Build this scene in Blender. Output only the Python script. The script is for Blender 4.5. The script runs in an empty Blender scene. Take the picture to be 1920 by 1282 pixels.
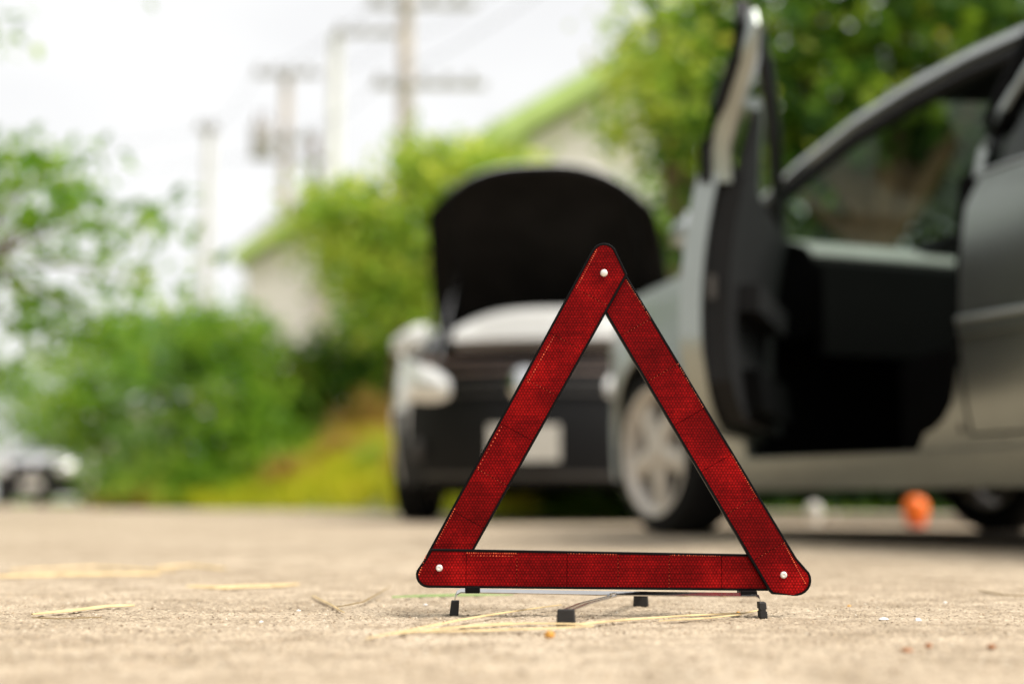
import bpy, bmesh, math, random
import numpy as np
from mathutils import Vector, Matrix, noise

random.seed(7)
rng = np.random.default_rng(7)
SC = bpy.context.scene
COL = SC.collection
R = math.radians

# ------------------------------------------------------------------ camera
FPX, HCAM, YHOR = 2667.0, 0.1268, 935.0          # photo pixels (1920 wide), metres, horizon row
PITCH = math.atan((YHOR - 641.0) / FPX)
cam_d = bpy.data.cameras.new('camera')
cam = bpy.data.objects.new('camera', cam_d)
COL.objects.link(cam)
cam.location = (0, 0, HCAM)
cam.rotation_euler = (R(90) + PITCH, 0, 0)
cam_d.sensor_width = 36.0
cam_d.lens = 36.0 * FPX / 1920.0
cam_d.clip_start = 0.02
cam_d.clip_end = 6000
cam_d.dof.use_dof = True
cam_d.dof.focus_distance = 1.575
cam_d.dof.aperture_fstop = 1.9
cam_d.dof.aperture_blades = 0
SC.camera = cam

# ------------------------------------------------------------------ world / light
SUN_DIR = Vector((0.50, -0.20, 0.84)).normalized()      # towards the sun: high, behind the camera and right
W = bpy.data.worlds.new('World')
SC.world = W
W.use_nodes = True
wn, wl = W.node_tree.nodes, W.node_tree.links
wn.clear()
w_out = wn.new('ShaderNodeOutputWorld')
w_bg = wn.new('ShaderNodeBackground')
w_bg.inputs['Strength'].default_value = 0.1
w_sky = wn.new('ShaderNodeTexSky')
w_sky.sky_type = 'NISHITA'
w_sky.sun_disc = False
w_sky.sun_elevation = math.asin(SUN_DIR.z)
w_sky.sun_rotation = math.atan2(SUN_DIR.x, SUN_DIR.y)
w_sky.dust_density = 4.0
w_tc = wn.new('ShaderNodeTexCoord')
w_map = wn.new('ShaderNodeMapping')
w_map.inputs['Scale'].default_value = (1.2, 1.2, 3.6)
w_no = wn.new('ShaderNodeTexNoise')
w_no.inputs['Scale'].default_value = 2.2
w_no.inputs['Detail'].default_value = 5
w_no.inputs['Roughness'].default_value = 0.5
w_rp = wn.new('ShaderNodeValToRGB')
w_rp.color_ramp.elements[0].position = 0.30
w_rp.color_ramp.elements[0].color = (0.445, 0.444, 0.445, 1)
w_rp.color_ramp.elements[1].position = 0.66
w_rp.color_ramp.elements[1].color = (0.53, 0.528, 0.522, 1)
w_mul = wn.new('ShaderNodeVectorMath')
w_mul.operation = 'SCALE'
w_mul.inputs['Scale'].default_value = 9.9
w_mix = wn.new('ShaderNodeMixRGB')
w_mix.inputs['Fac'].default_value = 0.95                # overcast deck over the clear sky
wl.new(w_tc.outputs['Generated'], w_map.inputs['Vector'])
wl.new(w_map.outputs['Vector'], w_no.inputs['Vector'])
wl.new(w_no.outputs['Fac'], w_rp.inputs['Fac'])
wl.new(w_rp.outputs['Color'], w_mul.inputs[0])
wl.new(w_sky.outputs['Color'], w_mix.inputs['Color1'])
wl.new(w_mul.outputs['Vector'], w_mix.inputs['Color2'])
wl.new(w_mix.outputs['Color'], w_bg.inputs['Color'])
wl.new(w_bg.outputs['Background'], w_out.inputs['Surface'])

sun_d = bpy.data.lights.new('sun', 'SUN')
sun_d.energy = 2.5
sun_d.angle = R(30)
sun_d.color = (1.0, 0.95, 0.87)
sun = bpy.data.objects.new('sun', sun_d)
COL.objects.link(sun)
sun.rotation_euler = (-SUN_DIR).to_track_quat('-Z', 'Y').to_euler()
sun.location = (0, 0, 30)

SC.view_settings.view_transform = 'Standard'
SC.view_settings.look = 'None'
SC.view_settings.exposure = 1.08
SC.view_settings.gamma = 1.0
SC.view_settings.use_curve_mapping = False
SC.render.engine = 'CYCLES'
SC.cycles.use_denoising = True
SC.cycles.max_bounces = 10
SC.cycles.transparent_max_bounces = 16
SC.cycles.sample_clamp_indirect = 6.0


# ------------------------------------------------------------------ helpers
def ray(px, py):
    x = (px - 960.0) / FPX
    y = -(py - 641.0) / FPX
    c, s = math.cos(PITCH), math.sin(PITCH)
    return Vector((x, c - s * y, s + c * y))


def at(px, py, Y):
    """point seen at photo pixel (px,py) on the vertical plane y = Y"""
    r = ray(px, py)
    return Vector((0, 0, HCAM)) + r * (Y / r.y)


def on_ground(px, py, z=0.0):
    r = ray(px, py)
    return Vector((0, 0, HCAM)) + r * ((z - HCAM) / r.z)


def tag(o, label=None, cat=None, group=None, kind=None):
    if label: o['label'] = label
    if cat: o['category'] = cat
    if group: o['group'] = group
    if kind: o['kind'] = kind
    return o


def empty(name, loc=(0, 0, 0), rz=0.0):
    o = bpy.data.objects.new(name, None)
    o.empty_display_size = 0.1
    o.location = loc
    o.rotation_euler = (0, 0, rz)
    COL.objects.link(o)
    return o


class MB:
    """collects geometry for one mesh object"""
    def __init__(self):
        self.v, self.f = [], []

    def add(self, vs, fs):
        b = len(self.v)
        self.v += [tuple(p) for p in vs]
        self.f += [tuple(b + i for i in q) for q in fs]
        return self

    def box(self, c, s, rot=None):
        hx, hy, hz = s[0] / 2, s[1] / 2, s[2] / 2
        pts = [Vector((x, y, z)) for x in (-hx, hx) for y in (-hy, hy) for z in (-hz, hz)]
        if rot is not None: pts = [rot @ p for p in pts]
        c = Vector(c)
        return self.add([p + c for p in pts], [(0, 1, 3, 2), (4, 6, 7, 5), (0, 4, 5, 1), (2, 3, 7, 6), (0, 2, 6, 4), (1, 5, 7, 3)])

    def grid(self, rows, close_u=False):
        """rows: list of equal-length point lists"""
        n, m = len(rows), len(rows[0])
        vs = [p for r in rows for p in r]
        fs = []
        for i in range(n - 1):
            for j in range(m - 1 if not close_u else m):
                k = (j + 1) % m
                fs.append((i * m + j, i * m + k, (i + 1) * m + k, (i + 1) * m + j))
        return self.add(vs, fs)

    def solid(self, front, back):
        """closed slab between two equal grids of points"""
        n, m = len(front), len(front[0])
        vs = [p for r in front for p in r] + [p for r in back for p in r]
        N = n * m
        fs = []
        for i in range(n - 1):
            for j in range(m - 1):
                a, b, c, d = i * m + j, i * m + j + 1, (i + 1) * m + j + 1, (i + 1) * m + j
                fs.append((a, b, c, d))
                fs.append((N + d, N + c, N + b, N + a))
        for j in range(m - 1):
            fs.append((j + 1, j, N + j, N + j + 1))
            b = (n - 1) * m
            fs.append((b + j, b + j + 1, N + b + j + 1, N + b + j))
        for i in range(n - 1):
            fs.append((i * m, (i + 1) * m, N + (i + 1) * m, N + i * m))
            fs.append(((i + 1) * m + m - 1, i * m + m - 1, N + i * m + m - 1, N + (i + 1) * m + m - 1))
        return self.add(vs, fs)

    def tube(self, path, radii, seg=8, cap=True, flat=None, turn=None):
        """sweep; flat=(a,b) gives an elliptical/rectangular section scaled sideways and up"""
        path = [Vector(p) for p in path]
        if not hasattr(radii, '__len__'): radii = [radii] * len(path)
        rows = []
        for i, p in enumerate(path):
            t = (path[min(i + 1, len(path) - 1)] - path[max(i - 1, 0)]).normalized()
            ref = Vector((0, 0, 1)) if abs(t.z) < 0.93 else Vector((0, 1, 0))
            a = t.cross(ref).normalized()
            b = a.cross(t).normalized()
            ka, kb = flat if flat else (1, 1)
            tw = turn if turn is not None else (math.pi / 4 if seg == 4 else 0)
            rows.append([p + (a * math.cos(2 * math.pi * k / seg + tw) * ka
                              + b * math.sin(2 * math.pi * k / seg + tw) * kb) * radii[i]
                         for k in range(seg)])
        base = len(self.v)
        self.grid(rows, True)
        if cap:
            n = len(rows)
            self.f.append(tuple(base + k for k in range(seg))[::-1])
            self.f.append(tuple(base + (n - 1) * seg + k for k in range(seg)))
        return self

    def lathe(self, prof, seg=32, axis='y', c=(0, 0, 0), closed=False):
        """prof: (radius, along) pairs"""
        rows = []
        for k in range(seg):
            a = 2 * math.pi * k / seg
            row = []
            for r, t in prof:
                x, z = r * math.cos(a), r * math.sin(a)
                row.append((c[0] + x, c[1] + t, c[2] + z) if axis == 'y' else (c[0] + x, c[1] + z, c[2] + t))
            if closed: row.append(row[0])
            rows.append(row)
        rows.append(rows[0])
        return self.grid(rows)

    def prism(self, poly, y0, y1, fy=None):
        """polygon of (x,z) extruded in y between y0 and y1; fy adds an offset per point"""
        n = len(poly)
        o = [fy(x, z) if fy else 0.0 for x, z in poly]
        vs = [(x, y0 + k, z) for (x, z), k in zip(poly, o)] + [(x, y1 + k, z) for (x, z), k in zip(poly, o)]
        fs = [tuple(range(n)), tuple(range(2 * n - 1, n - 1, -1))]
        fs += [(i, n + i, n + (i + 1) % n, (i + 1) % n) for i in range(n)]
        return self.add(vs, fs)

    def xform(self, M):
        self.v = [tuple(M @ Vector(p)) for p in self.v]
        return self

    def mesh(self, name, mat, smooth=False, fix=True):
        me = bpy.data.meshes.new(name)
        me.from_pydata(self.v, [], self.f)
        if fix:
            bm = bmesh.new()
            bm.from_mesh(me)
            bmesh.ops.remove_doubles(bm, verts=bm.verts, dist=1e-6)
            bmesh.ops.recalc_face_normals(bm, faces=bm.faces)
            if smooth:
                for f in bm.faces: f.smooth = True
                for e in bm.edges:
                    if len(e.link_faces) == 2 and e.calc_face_angle(0) > R(38): e.smooth = False
            bm.to_mesh(me)
            bm.free()
        me.materials.append(mat)
        return me

    def build(self, name, mat, parent=None, smooth=False, loc=None, bevel=0.0, fix=True):
        o = bpy.data.objects.new(name, self.mesh(name, mat, smooth, fix))
        COL.objects.link(o)
        if parent: o.parent = parent
        if loc is not None: o.location = loc
        if bevel:
            m = o.modifiers.new('bevel', 'BEVEL')
            m.width = bevel
            m.segments = 2
            m.limit_method = 'ANGLE'
            m.angle_limit = R(40)
        return o


# ------------------------------------------------------------------ materials
def mat_new(name):
    m = bpy.data.materials.new(name)
    m.use_nodes = True
    nt = m.node_tree
    return m, nt.nodes, nt.links, nt.nodes['Principled BSDF']


def ramp(nodes, stops):
    r = nodes.new('ShaderNodeValToRGB')
    while len(r.color_ramp.elements) < len(stops): r.color_ramp.elements.new(0.5)
    for e, (p, c) in zip(r.color_ramp.elements, stops):
        e.position = p
        e.color = (*c, 1) if len(c) == 3 else c
    return r


def tex_noise(nodes, links, scale, detail=4, rough=0.55, coord='Object', vec_scale=None):
    tc = nodes.new('ShaderNodeTexCoord')
    n = nodes.new('ShaderNodeTexNoise')
    n.inputs['Scale'].default_value = scale
    n.inputs['Detail'].default_value = detail
    n.inputs['Roughness'].default_value = rough
    if vec_scale:
        mp = nodes.new('ShaderNodeMapping')
        mp.inputs['Scale'].default_value = vec_scale
        links.new(tc.outputs[coord], mp.inputs['Vector'])
        links.new(mp.outputs['Vector'], n.inputs['Vector'])
    else:
        links.new(tc.outputs[coord], n.inputs['Vector'])
    return n


def m_simple(name, c, rough=0.5, metal=0.0, spec=0.5, coat=0.0, var=0.12, scale=12.0, bump=0.0, bscale=200.0):
    m, n, l, b = mat_new(name)
    nz = tex_noise(n, l, scale)
    lo = tuple(x * (1 - var) for x in c)
    hi = tuple(min(1, x * (1 + var)) for x in c)
    r = ramp(n, [(0.3, lo), (0.7, hi)])
    l.new(nz.outputs['Fac'], r.inputs['Fac'])
    l.new(r.outputs['Color'], b.inputs['Base Color'])
    b.inputs['Roughness'].default_value = rough
    b.inputs['Metallic'].default_value = metal
    b.inputs['Specular IOR Level'].default_value = spec
    b.inputs['Coat Weight'].default_value = coat
    b.inputs['Coat Roughness'].default_value = 0.06
    if bump:
        nb = tex_noise(n, l, bscale, 3)
        bp = n.new('ShaderNodeBump')
        bp.inputs['Strength'].default_value = bump
        bp.inputs['Distance'].default_value = 0.002
        l.new(nb.outputs['Fac'], bp.inputs['Height'])
        l.new(bp.outputs['Normal'], b.inputs['Normal'])
    return m


def m_glass(name, tint, gloss=0.12, rough=0.03):
    """thin pane: tinted see-through mixed with a mirror reflection by Fresnel"""
    m, n, l, b = mat_new(name)
    n.remove(b)
    out = n['Material Output']
    t = n.new('ShaderNodeBsdfTransparent')
    nz = tex_noise(n, l, 3.0, 2)
    r = ramp(n, [(0.2, tuple(x * 0.93 for x in tint)), (0.8, tint)])
    l.new(nz.outputs['Fac'], r.inputs['Fac'])
    l.new(r.outputs['Color'], t.inputs['Color'])
    g = n.new('ShaderNodeBsdfGlossy')
    g.inputs['Roughness'].default_value = rough
    lw = n.new('ShaderNodeLayerWeight')
    lw.inputs['Blend'].default_value = 0.5
    pw = n.new('ShaderNodeMath'); pw.operation = 'POWER'; pw.inputs[1].default_value = 5.0
    ma = n.new('ShaderNodeMath'); ma.operation = 'MULTIPLY_ADD'; ma.inputs[1].default_value = 0.9; ma.inputs[2].default_value = 0.045
    l.new(lw.outputs['Facing'], pw.inputs[0])
    l.new(pw.outputs[0], ma.inputs[0])
    mx = n.new('ShaderNodeMixShader')
    l.new(ma.outputs[0], mx.inputs['Fac'])
    l.new(t.outputs['BSDF'], mx.inputs[1])
    l.new(g.outputs['BSDF'], mx.inputs[2])
    l.new(mx.outputs['Shader'], out.inputs['Surface'])
    return m


def m_leaf(name, stops, transl=0.45, rough=0.5, patch=1.6):
    m, n, l, b = mat_new(name)
    geo = n.new('ShaderNodeNewGeometry')
    r = ramp(n, stops)
    nz = tex_noise(n, l, patch, 3, 0.6)
    st = n.new('ShaderNodeMapRange')
    st.inputs['From Min'].default_value = 0.3
    st.inputs['From Max'].default_value = 0.7
    l.new(nz.outputs['Fac'], st.inputs['Value'])
    mxf = n.new('ShaderNodeMix')
    mxf.inputs['Factor'].default_value = 0.5 if transl else 0.0
    l.new(geo.outputs['Random Per Island'], mxf.inputs['A'])
    l.new(st.outputs['Result'], mxf.inputs['B'])
    l.new(mxf.outputs['Result'], r.inputs['Fac'])
    l.new(r.outputs['Color'], b.inputs['Base Color'])
    b.inputs['Roughness'].default_value = rough
    b.inputs['Specular IOR Level'].default_value = 0.2
    tr = n.new('ShaderNodeBsdfTranslucent')
    hs = n.new('ShaderNodeHueSaturation')
    hs.inputs['Hue'].default_value = 0.485
    hs.inputs['Value'].default_value = 1.9
    l.new(r.outputs['Color'], hs.inputs['Color'])
    l.new(hs.outputs['Color'], tr.inputs['Color'])
    mx = n.new('ShaderNodeMixShader')
    mx.inputs['Fac'].default_value = transl
    l.new(b.outputs['BSDF'], mx.inputs[1])
    l.new(tr.outputs['BSDF'], mx.inputs[2])
    l.new(mx.outputs['Shader'], n['Material Output'].inputs['Surface'])
    return m


def m_concrete():
    m, n, l, b = mat_new('worn_concrete')
    big = tex_noise(n, l, 1.3, 6, 0.6)
    mid = tex_noise(n, l, 14, 6, 0.65)
    fine = tex_noise(n, l, 260, 4, 0.7)
    r1 = ramp(n, [(0.30, (0.375, 0.303, 0.218)), (0.5, (0.465, 0.382, 0.283)), (0.72, (0.54, 0.455, 0.350))])
    l.new(big.outputs['Fac'], r1.inputs['Fac'])
    r2 = ramp(n, [(0.32, (0.62, 0.59, 0.54)), (0.55, (0.97, 0.96, 0.95)), (0.75, (1.13, 1.12, 1.10))])
    l.new(mid.outputs['Fac'], r2.inputs['Fac'])
    r3 = ramp(n, [(0.34, (0.26, 0.23, 0.20)), (0.46, (0.88, 0.87, 0.86)), (0.56, (1.0, 1.0, 1.0)), (0.68, (1.6, 1.58, 1.54))])
    l.new(fine.outputs['Fac'], r3.inputs['Fac'])
    m1 = n.new('ShaderNodeMixRGB'); m1.blend_type = 'MULTIPLY'; m1.inputs['Fac'].default_value = 1
    m2 = n.new('ShaderNodeMixRGB'); m2.blend_type = 'MULTIPLY'; m2.inputs['Fac'].default_value = 0.9
    l.new(r1.outputs['Color'], m1.inputs['Color1']); l.new(r2.outputs['Color'], m1.inputs['Color2'])
    l.new(m1.outputs['Color'], m2.inputs['Color1']); l.new(r3.outputs['Color'], m2.inputs['Color2'])
    l.new(m2.outputs['Color'], b.inputs['Base Color'])
    b.inputs['Roughness'].default_value = 0.9
    b.inputs['Specular IOR Level'].default_value = 0.25
    bp = n.new('ShaderNodeBump')
    bp.inputs['Strength'].default_value = 0.6
    bp.inputs['Distance'].default_value = 0.0012
    l.new(fine.outputs['Fac'], bp.inputs['Height'])
    l.new(bp.outputs['Normal'], b.inputs['Normal'])
    return m


def m_reflector():
    """red moulded plastic with a honeycomb of small prisms (cells 3.5 mm apart)"""
    m, n, l, b = mat_new('red_reflector')

    def vm(op, a, c=None):
        k = n.new('ShaderNodeVectorMath'); k.operation = op
        l.new(a, k.inputs[0]) if not isinstance(a, tuple) else setattr(k.inputs[0], 'default_value', a)
        if c is not None:
            l.new(c, k.inputs[1]) if not isinstance(c, tuple) else setattr(k.inputs[1], 'default_value', c)
        return k

    def mt(op, a, c=None):
        k = n.new('ShaderNodeMath'); k.operation = op
        for i, q in enumerate((a, c)):
            if q is None: continue
            if isinstance(q, (int, float)): k.inputs[i].default_value = q
            else: l.new(q, k.inputs[i])
        return k.outputs[0]
    tc = n.new('ShaderNodeTexCoord')
    mp = n.new('ShaderNodeMapping')
    mp.inputs['Location'].default_value = (400, 0, 400.3)
    mp.inputs['Scale'].default_value = (1 / 0.0034, 0, 1 / 0.0034)
    l.new(tc.outputs['Object'], mp.inputs['Vector'])
    S, H = (1.0, 1.0, 1.7320508), (0.5, 0.5, 0.8660254)
    flat = vm('MULTIPLY', mp.outputs['Vector'], (1, 0, 1))
    a = vm('SUBTRACT', vm('MODULO', flat.outputs[0], S).outputs[0], (0.5, 0, 0.8660254))
    q = vm('ADD', flat.outputs[0], (0.5, 0, 0.8660254))
    c = vm('SUBTRACT', vm('MODULO', q.outputs[0], S).outputs[0], (0.5, 0, 0.8660254))
    la, lc = vm('LENGTH', a.outputs[0]).outputs['Value'], vm('LENGTH', c.outputs[0]).outputs['Value']
    dist = mt('MINIMUM', la, lc)
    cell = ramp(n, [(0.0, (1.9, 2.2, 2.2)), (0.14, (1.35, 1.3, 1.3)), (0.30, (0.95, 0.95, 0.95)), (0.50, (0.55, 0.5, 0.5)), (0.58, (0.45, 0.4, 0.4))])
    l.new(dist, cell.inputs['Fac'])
    patch = tex_noise(n, l, 16, 3, 0.55)
    pr = ramp(n, [(0.30, (0.115, 0.0013, 0.0022)), (0.52, (0.185, 0.0020, 0.0032)), (0.70, (0.33, 0.0050, 0.0052))])
    l.new(patch.outputs['Fac'], pr.inputs['Fac'])
    stripe = tex_noise(n, l, 60, 3, 0.6, vec_scale=(0.15, 1, 6))
    sr = ramp(n, [(0.3, (0.72, 0.72, 0.72)), (0.7, (1.22, 1.22, 1.22))])
    l.new(stripe.outputs['Fac'], sr.inputs['Fac'])
    m1 = n.new('ShaderNodeMixRGB'); m1.blend_type = 'MULTIPLY'; m1.inputs['Fac'].default_value = 1
    m2 = n.new('ShaderNodeMixRGB'); m2.blend_type = 'MULTIPLY'; m2.inputs['Fac'].default_value = 1
    l.new(pr.outputs['Color'], m1.inputs['Color1']); l.new(cell.outputs['Color'], m1.inputs['Color2'])
    l.new(m1.outputs['Color'], m2.inputs['Color1']); l.new(sr.outputs['Color'], m2.inputs['Color2'])
    spk = tex_noise(n, l, 320, 2, 0.6)  # speckle paints sparkle of the prisms into the red
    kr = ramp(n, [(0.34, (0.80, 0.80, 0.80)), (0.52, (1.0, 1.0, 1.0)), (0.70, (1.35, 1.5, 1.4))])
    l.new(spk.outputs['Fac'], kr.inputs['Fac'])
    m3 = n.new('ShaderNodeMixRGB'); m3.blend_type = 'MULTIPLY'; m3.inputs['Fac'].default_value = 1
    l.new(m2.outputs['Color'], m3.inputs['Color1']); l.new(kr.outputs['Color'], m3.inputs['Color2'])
    l.new(m3.outputs['Color'], b.inputs['Base Color'])
    b.inputs['Roughness'].default_value = 0.3
    b.inputs['Specular IOR Level'].default_value = 0.12
    b.inputs['Specular Tint'].default_value = (1, 0.5, 0.45, 1)
    bp = n.new('ShaderNodeBump')
    bp.inputs['Strength'].default_value = 0.5
    bp.inputs['Distance'].default_value = 0.0006
    bp.invert = True
    l.new(dist, bp.inputs['Height'])
    l.new(bp.outputs['Normal'], b.inputs['Normal'])
    return m


M = {}
M['concrete'] = m_concrete()
M['reflector'] = m_reflector()
M['black_plastic'] = m_simple('black_plastic', (0.0035, 0.0033, 0.0035), 0.5, spec=0.10, bump=0.15)
M['grey_rubber'] = m_simple('grey_rubber', (0.030, 0.028, 0.027), 0.75, spec=0.3, bump=0.3, bscale=900)
M['bead'] = m_simple('painted_orange_glint', (0.72, 0.11, 0.04), 0.25, spec=0.8, var=0.4, scale=60)  # glint of the moulded dots put into the colour
M['steel'] = m_simple('bare_steel', (0.62, 0.61, 0.60), 0.22, metal=1.0, bump=0.1)
M['aluminium'] = m_simple('rivet_aluminium', (0.80, 0.77, 0.73), 0.35, metal=0.35)
M['straw'] = m_simple('dry_straw', (0.60, 0.44, 0.22), 0.6, var=0.3, scale=25)
M['olive_stalk'] = m_simple('olive_stalk', (0.22, 0.15, 0.055), 0.6, var=0.3)
M['green_blade'] = m_simple('green_blade', (0.16, 0.30, 0.06), 0.5, var=0.2)
M['dead_leaf'] = m_simple('dead_leaf', (0.30, 0.11, 0.03), 0.6, var=0.4, scale=90)
M['amber_leaf'] = m_simple('amber_leaf', (0.62, 0.30, 0.05), 0.5, var=0.3, scale=90)
M['white_stone'] = m_simple('white_stone', (0.78, 0.76, 0.74), 0.6, var=0.1, scale=60)
M['grit'] = m_leaf('grit_grains', [(0.0, (0.16, 0.115, 0.075)), (0.35, (0.36, 0.27, 0.18)), (0.75, (0.52, 0.42, 0.30)), (1.0, (0.60, 0.53, 0.43))], 0.0, 0.85)
M['grey_paint'] = m_simple('grey_car_paint', (0.33, 0.355, 0.335), 0.30, metal=0.9, coat=0.3, var=0.04)
M['white_paint'] = m_simple('white_car_paint', (0.74, 0.74, 0.72), 0.35, coat=0.8, var=0.03)
M['silver_paint'] = m_simple('silver_car_paint', (0.52, 0.52, 0.53), 0.35, metal=0.3, coat=0.5, var=0.03)
M['trim'] = m_simple('black_trim', (0.005, 0.005, 0.0055), 0.5, spec=0.22)
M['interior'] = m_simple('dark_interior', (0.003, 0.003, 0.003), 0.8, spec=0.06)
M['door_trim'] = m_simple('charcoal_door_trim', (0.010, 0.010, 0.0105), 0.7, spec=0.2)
M['dash_lit'] = m_simple('painted_lit_dash', (0.22, 0.225, 0.21), 0.5)  # paler tone stands for light falling on the dash top
M['rubber'] = m_simple('tyre_rubber', (0.010, 0.010, 0.010), 0.8, spec=0.2)
M['rim'] = m_simple('alloy_rim', (0.64, 0.59, 0.53), 0.5, metal=0.2)
M['rim_back'] = m_simple('brake_dark', (0.05, 0.045, 0.04), 0.6)
M['pane'] = m_glass('window_pane', (0.66, 0.78, 0.70))
M['dark_pane'] = m_glass('tinted_pane', (0.10, 0.115, 0.11))
M['lamp'] = m_simple('headlamp_lens', (0.82, 0.82, 0.80), 0.15, metal=0.2, coat=1.0)
M['red_lens'] = m_simple('red_lens', (0.45, 0.01, 0.008), 0.2, coat=0.6)
M['chrome'] = m_simple('chrome', (0.72, 0.72, 0.72), 0.12, metal=1.0)
M['plate'] = m_simple('number_plate', (0.56, 0.54, 0.49), 0.5, var=0.05)
M['engine'] = m_simple('engine_dark', (0.03, 0.024, 0.02), 0.7, var=0.4)
M['rust'] = m_simple('brown_metal', (0.20, 0.13, 0.10), 0.6, var=0.3)
M['liner'] = m_simple('hood_liner', (0.010, 0.009, 0.0085), 0.95, spec=0.08, var=0.5, scale=3)
M['bark'] = m_simple('bark', (0.16, 0.10, 0.06), 0.9, var=0.4, scale=20, bump=0.8, bscale=60)
M['wall'] = m_simple('cream_render', (0.84, 0.79, 0.73), 0.85, var=0.05, scale=1.5)
M['roof_green'] = m_simple('green_roof', (0.48, 0.64, 0.20), 0.6, var=0.12, scale=2)
M['roof_grey'] = m_simple('grey_roof', (0.42, 0.41, 0.41), 0.7, var=0.1, scale=2)
M['pole'] = m_simple('concrete_pole', (0.58, 0.50, 0.45), 0.85, var=0.2, scale=3)
M['pale_pole'] = m_simple('pale_pole', (0.74, 0.73, 0.72), 0.8, var=0.1, scale=3)
M['insulator'] = m_simple('insulator', (0.36, 0.34, 0.33), 0.4)
M['cable'] = m_simple('cable', (0.10, 0.10, 0.10), 0.6)
M['soil'] = m_simple('brown_soil', (0.24, 0.15, 0.08), 0.95, var=0.35, scale=1.2)
M['verge'] = m_simple('grassy_earth', (0.15, 0.17, 0.05), 0.95, var=0.4, scale=0.9)
M['kerb'] = m_simple('kerb_concrete', (0.40, 0.35, 0.29), 0.9, var=0.15, scale=8, bump=0.4)
M['orange'] = m_simple('orange_plastic', (0.95, 0.17, 0.006), 0.35, var=0.1)
M['red_plastic'] = m_simple('red_orange_plastic', (0.60, 0.035, 0.006), 0.35, var=0.1)
M['leaf_light'] = m_leaf('leaf_light', [(0.0, (0.08, 0.19, 0.018)), (0.40, (0.19, 0.32, 0.04)), (0.7, (0.36, 0.43, 0.06)), (1.0, (0.54, 0.51, 0.11))], 0.55)
M['leaf_mid'] = m_leaf('leaf_mid', [(0.0, (0.03, 0.11, 0.008)), (0.4, (0.10, 0.23, 0.018)), (0.75, (0.21, 0.34, 0.03)), (1.0, (0.42, 0.44, 0.08))], 0.5)
M['leaf_dark'] = m_leaf('leaf_dark', [(0.0, (0.008, 0.035, 0.004)), (0.5, (0.035, 0.105, 0.008)), (0.72, (0.15, 0.26, 0.016)), (0.92, (0.44, 0.46, 0.06)), (1.0, (0.22, 0.08, 0.03))], 0.36)
M['leaf_blue'] = m_leaf('leaf_blue', [(0.0, (0.04, 0.13, 0.018)), (0.5, (0.12, 0.25, 0.045)), (1.0, (0.30, 0.42, 0.12))])
M['leaf_shaded'] = m_leaf('leaf_shaded', [(0.0, (0.006, 0.018, 0.004)), (0.6, (0.018, 0.045, 0.008)), (1.0, (0.05, 0.09, 0.015))], 0.25)  # darker leaf tones, hedge shade put into the colour
M['grass'] = m_leaf('grass_blades', [(0.0, (0.20, 0.26, 0.012)), (0.5, (0.38, 0.42, 0.022)), (0.8, (0.50, 0.46, 0.04)), (1.0, (0.48, 0.28, 0.06))], 0.5)
M['dry_grass'] = m_leaf('dry_grass_blades', [(0.0, (0.20, 0.16, 0.03)), (0.5, (0.36, 0.24, 0.06)), (1.0, (0.42, 0.24, 0.09))], 0.45)

# ------------------------------------------------------------------ ground and road
EDGE = [(-80, 33), (-7.6, 31), (-5.3, 18.0), (-1.5, 15), (-0.5, 11.0), (0.3, 9.0), (1.0, 8.0), (1.7, 7.2), (3, 6.3), (6, 4.9), (20, 3.4), (80, 3.0)]


def edge_y(x):
    return float(np.interp(x, [p[0] for p in EDGE], [p[1] for p in EDGE]))


def build_road():
    xs = list(np.arange(-0.63, 0.6301, 0.0036))
    step, x, pos = 0.0036, 0.63, []
    while x < 60:
        step *= 1.075
        x += step
        pos.append(x)
    xs = [-p for p in pos[::-1]] + xs + pos
    near = list(np.concatenate([np.linspace(-6, 0.8, 16)[:-1], np.arange(0.8, 1.25, 0.006), np.arange(1.25, 2.15, 0.0034)]))
    far, s = [], 0.0034 / 3.0
    t = 0.0
    while t < 1:
        s *= 1.055
        t = min(1.0, t + s)
        far.append(t)
    y_last = near[-1]
    crack = [on_ground(600, 1180), on_ground(760, 1192), on_ground(850, 1203), on_ground(960, 1228)]
    verts = []
    nx = len(xs)
    for j in range(len(near) + len(far)):
        for x in xs:
            y = near[j] if j < len(near) else y_last + (edge_y(x) - y_last) * far[j - len(near)]
            z = 0.0
            if 0.7 < y < 3.2 and abs(x) < 1.6:
                p = Vector((x, y, 0))
                z = 0.0014 * noise.noise(p * 95) + 0.0022 * noise.noise(p * 190) + 0.0013 * noise.noise(p * 22) + 0.001 * noise.noise(p * 6)
                pit = noise.noise(p * 130 + Vector((9, 3, 0)))
                if pit > 0.3: z -= 0.007 * (pit - 0.3)
                for a, b in zip(crack[:-1], crack[1:]):
                    ab = b - a
                    k = max(0, min(1, (p - a).dot(ab) / ab.length_squared))
                    dd = (p - a - ab * k).xy.length + 0.004 * noise.noise(p * 60)
                    if dd < 0.006: z -= 0.003 * (1 - dd / 0.006)
                z -= 0.0018
            verts.append((x, y, z))
    ny = len(near) + len(far)
    idx = np.arange(nx * ny).reshape(ny, nx)
    faces = np.stack([idx[:-1, :-1], idx[:-1, 1:], idx[1:, 1:], idx[1:, :-1]], -1).reshape(-1, 4).tolist()
    me = bpy.data.meshes.new('road')
    me.from_pydata(verts, [], faces)
    me.polygons.foreach_set('use_smooth', [True] * len(me.polygons))
    me.materials.append(M['concrete'])
    o = bpy.data.objects.new('road', me)
    COL.objects.link(o)
    tag(o, kind='structure')


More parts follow.
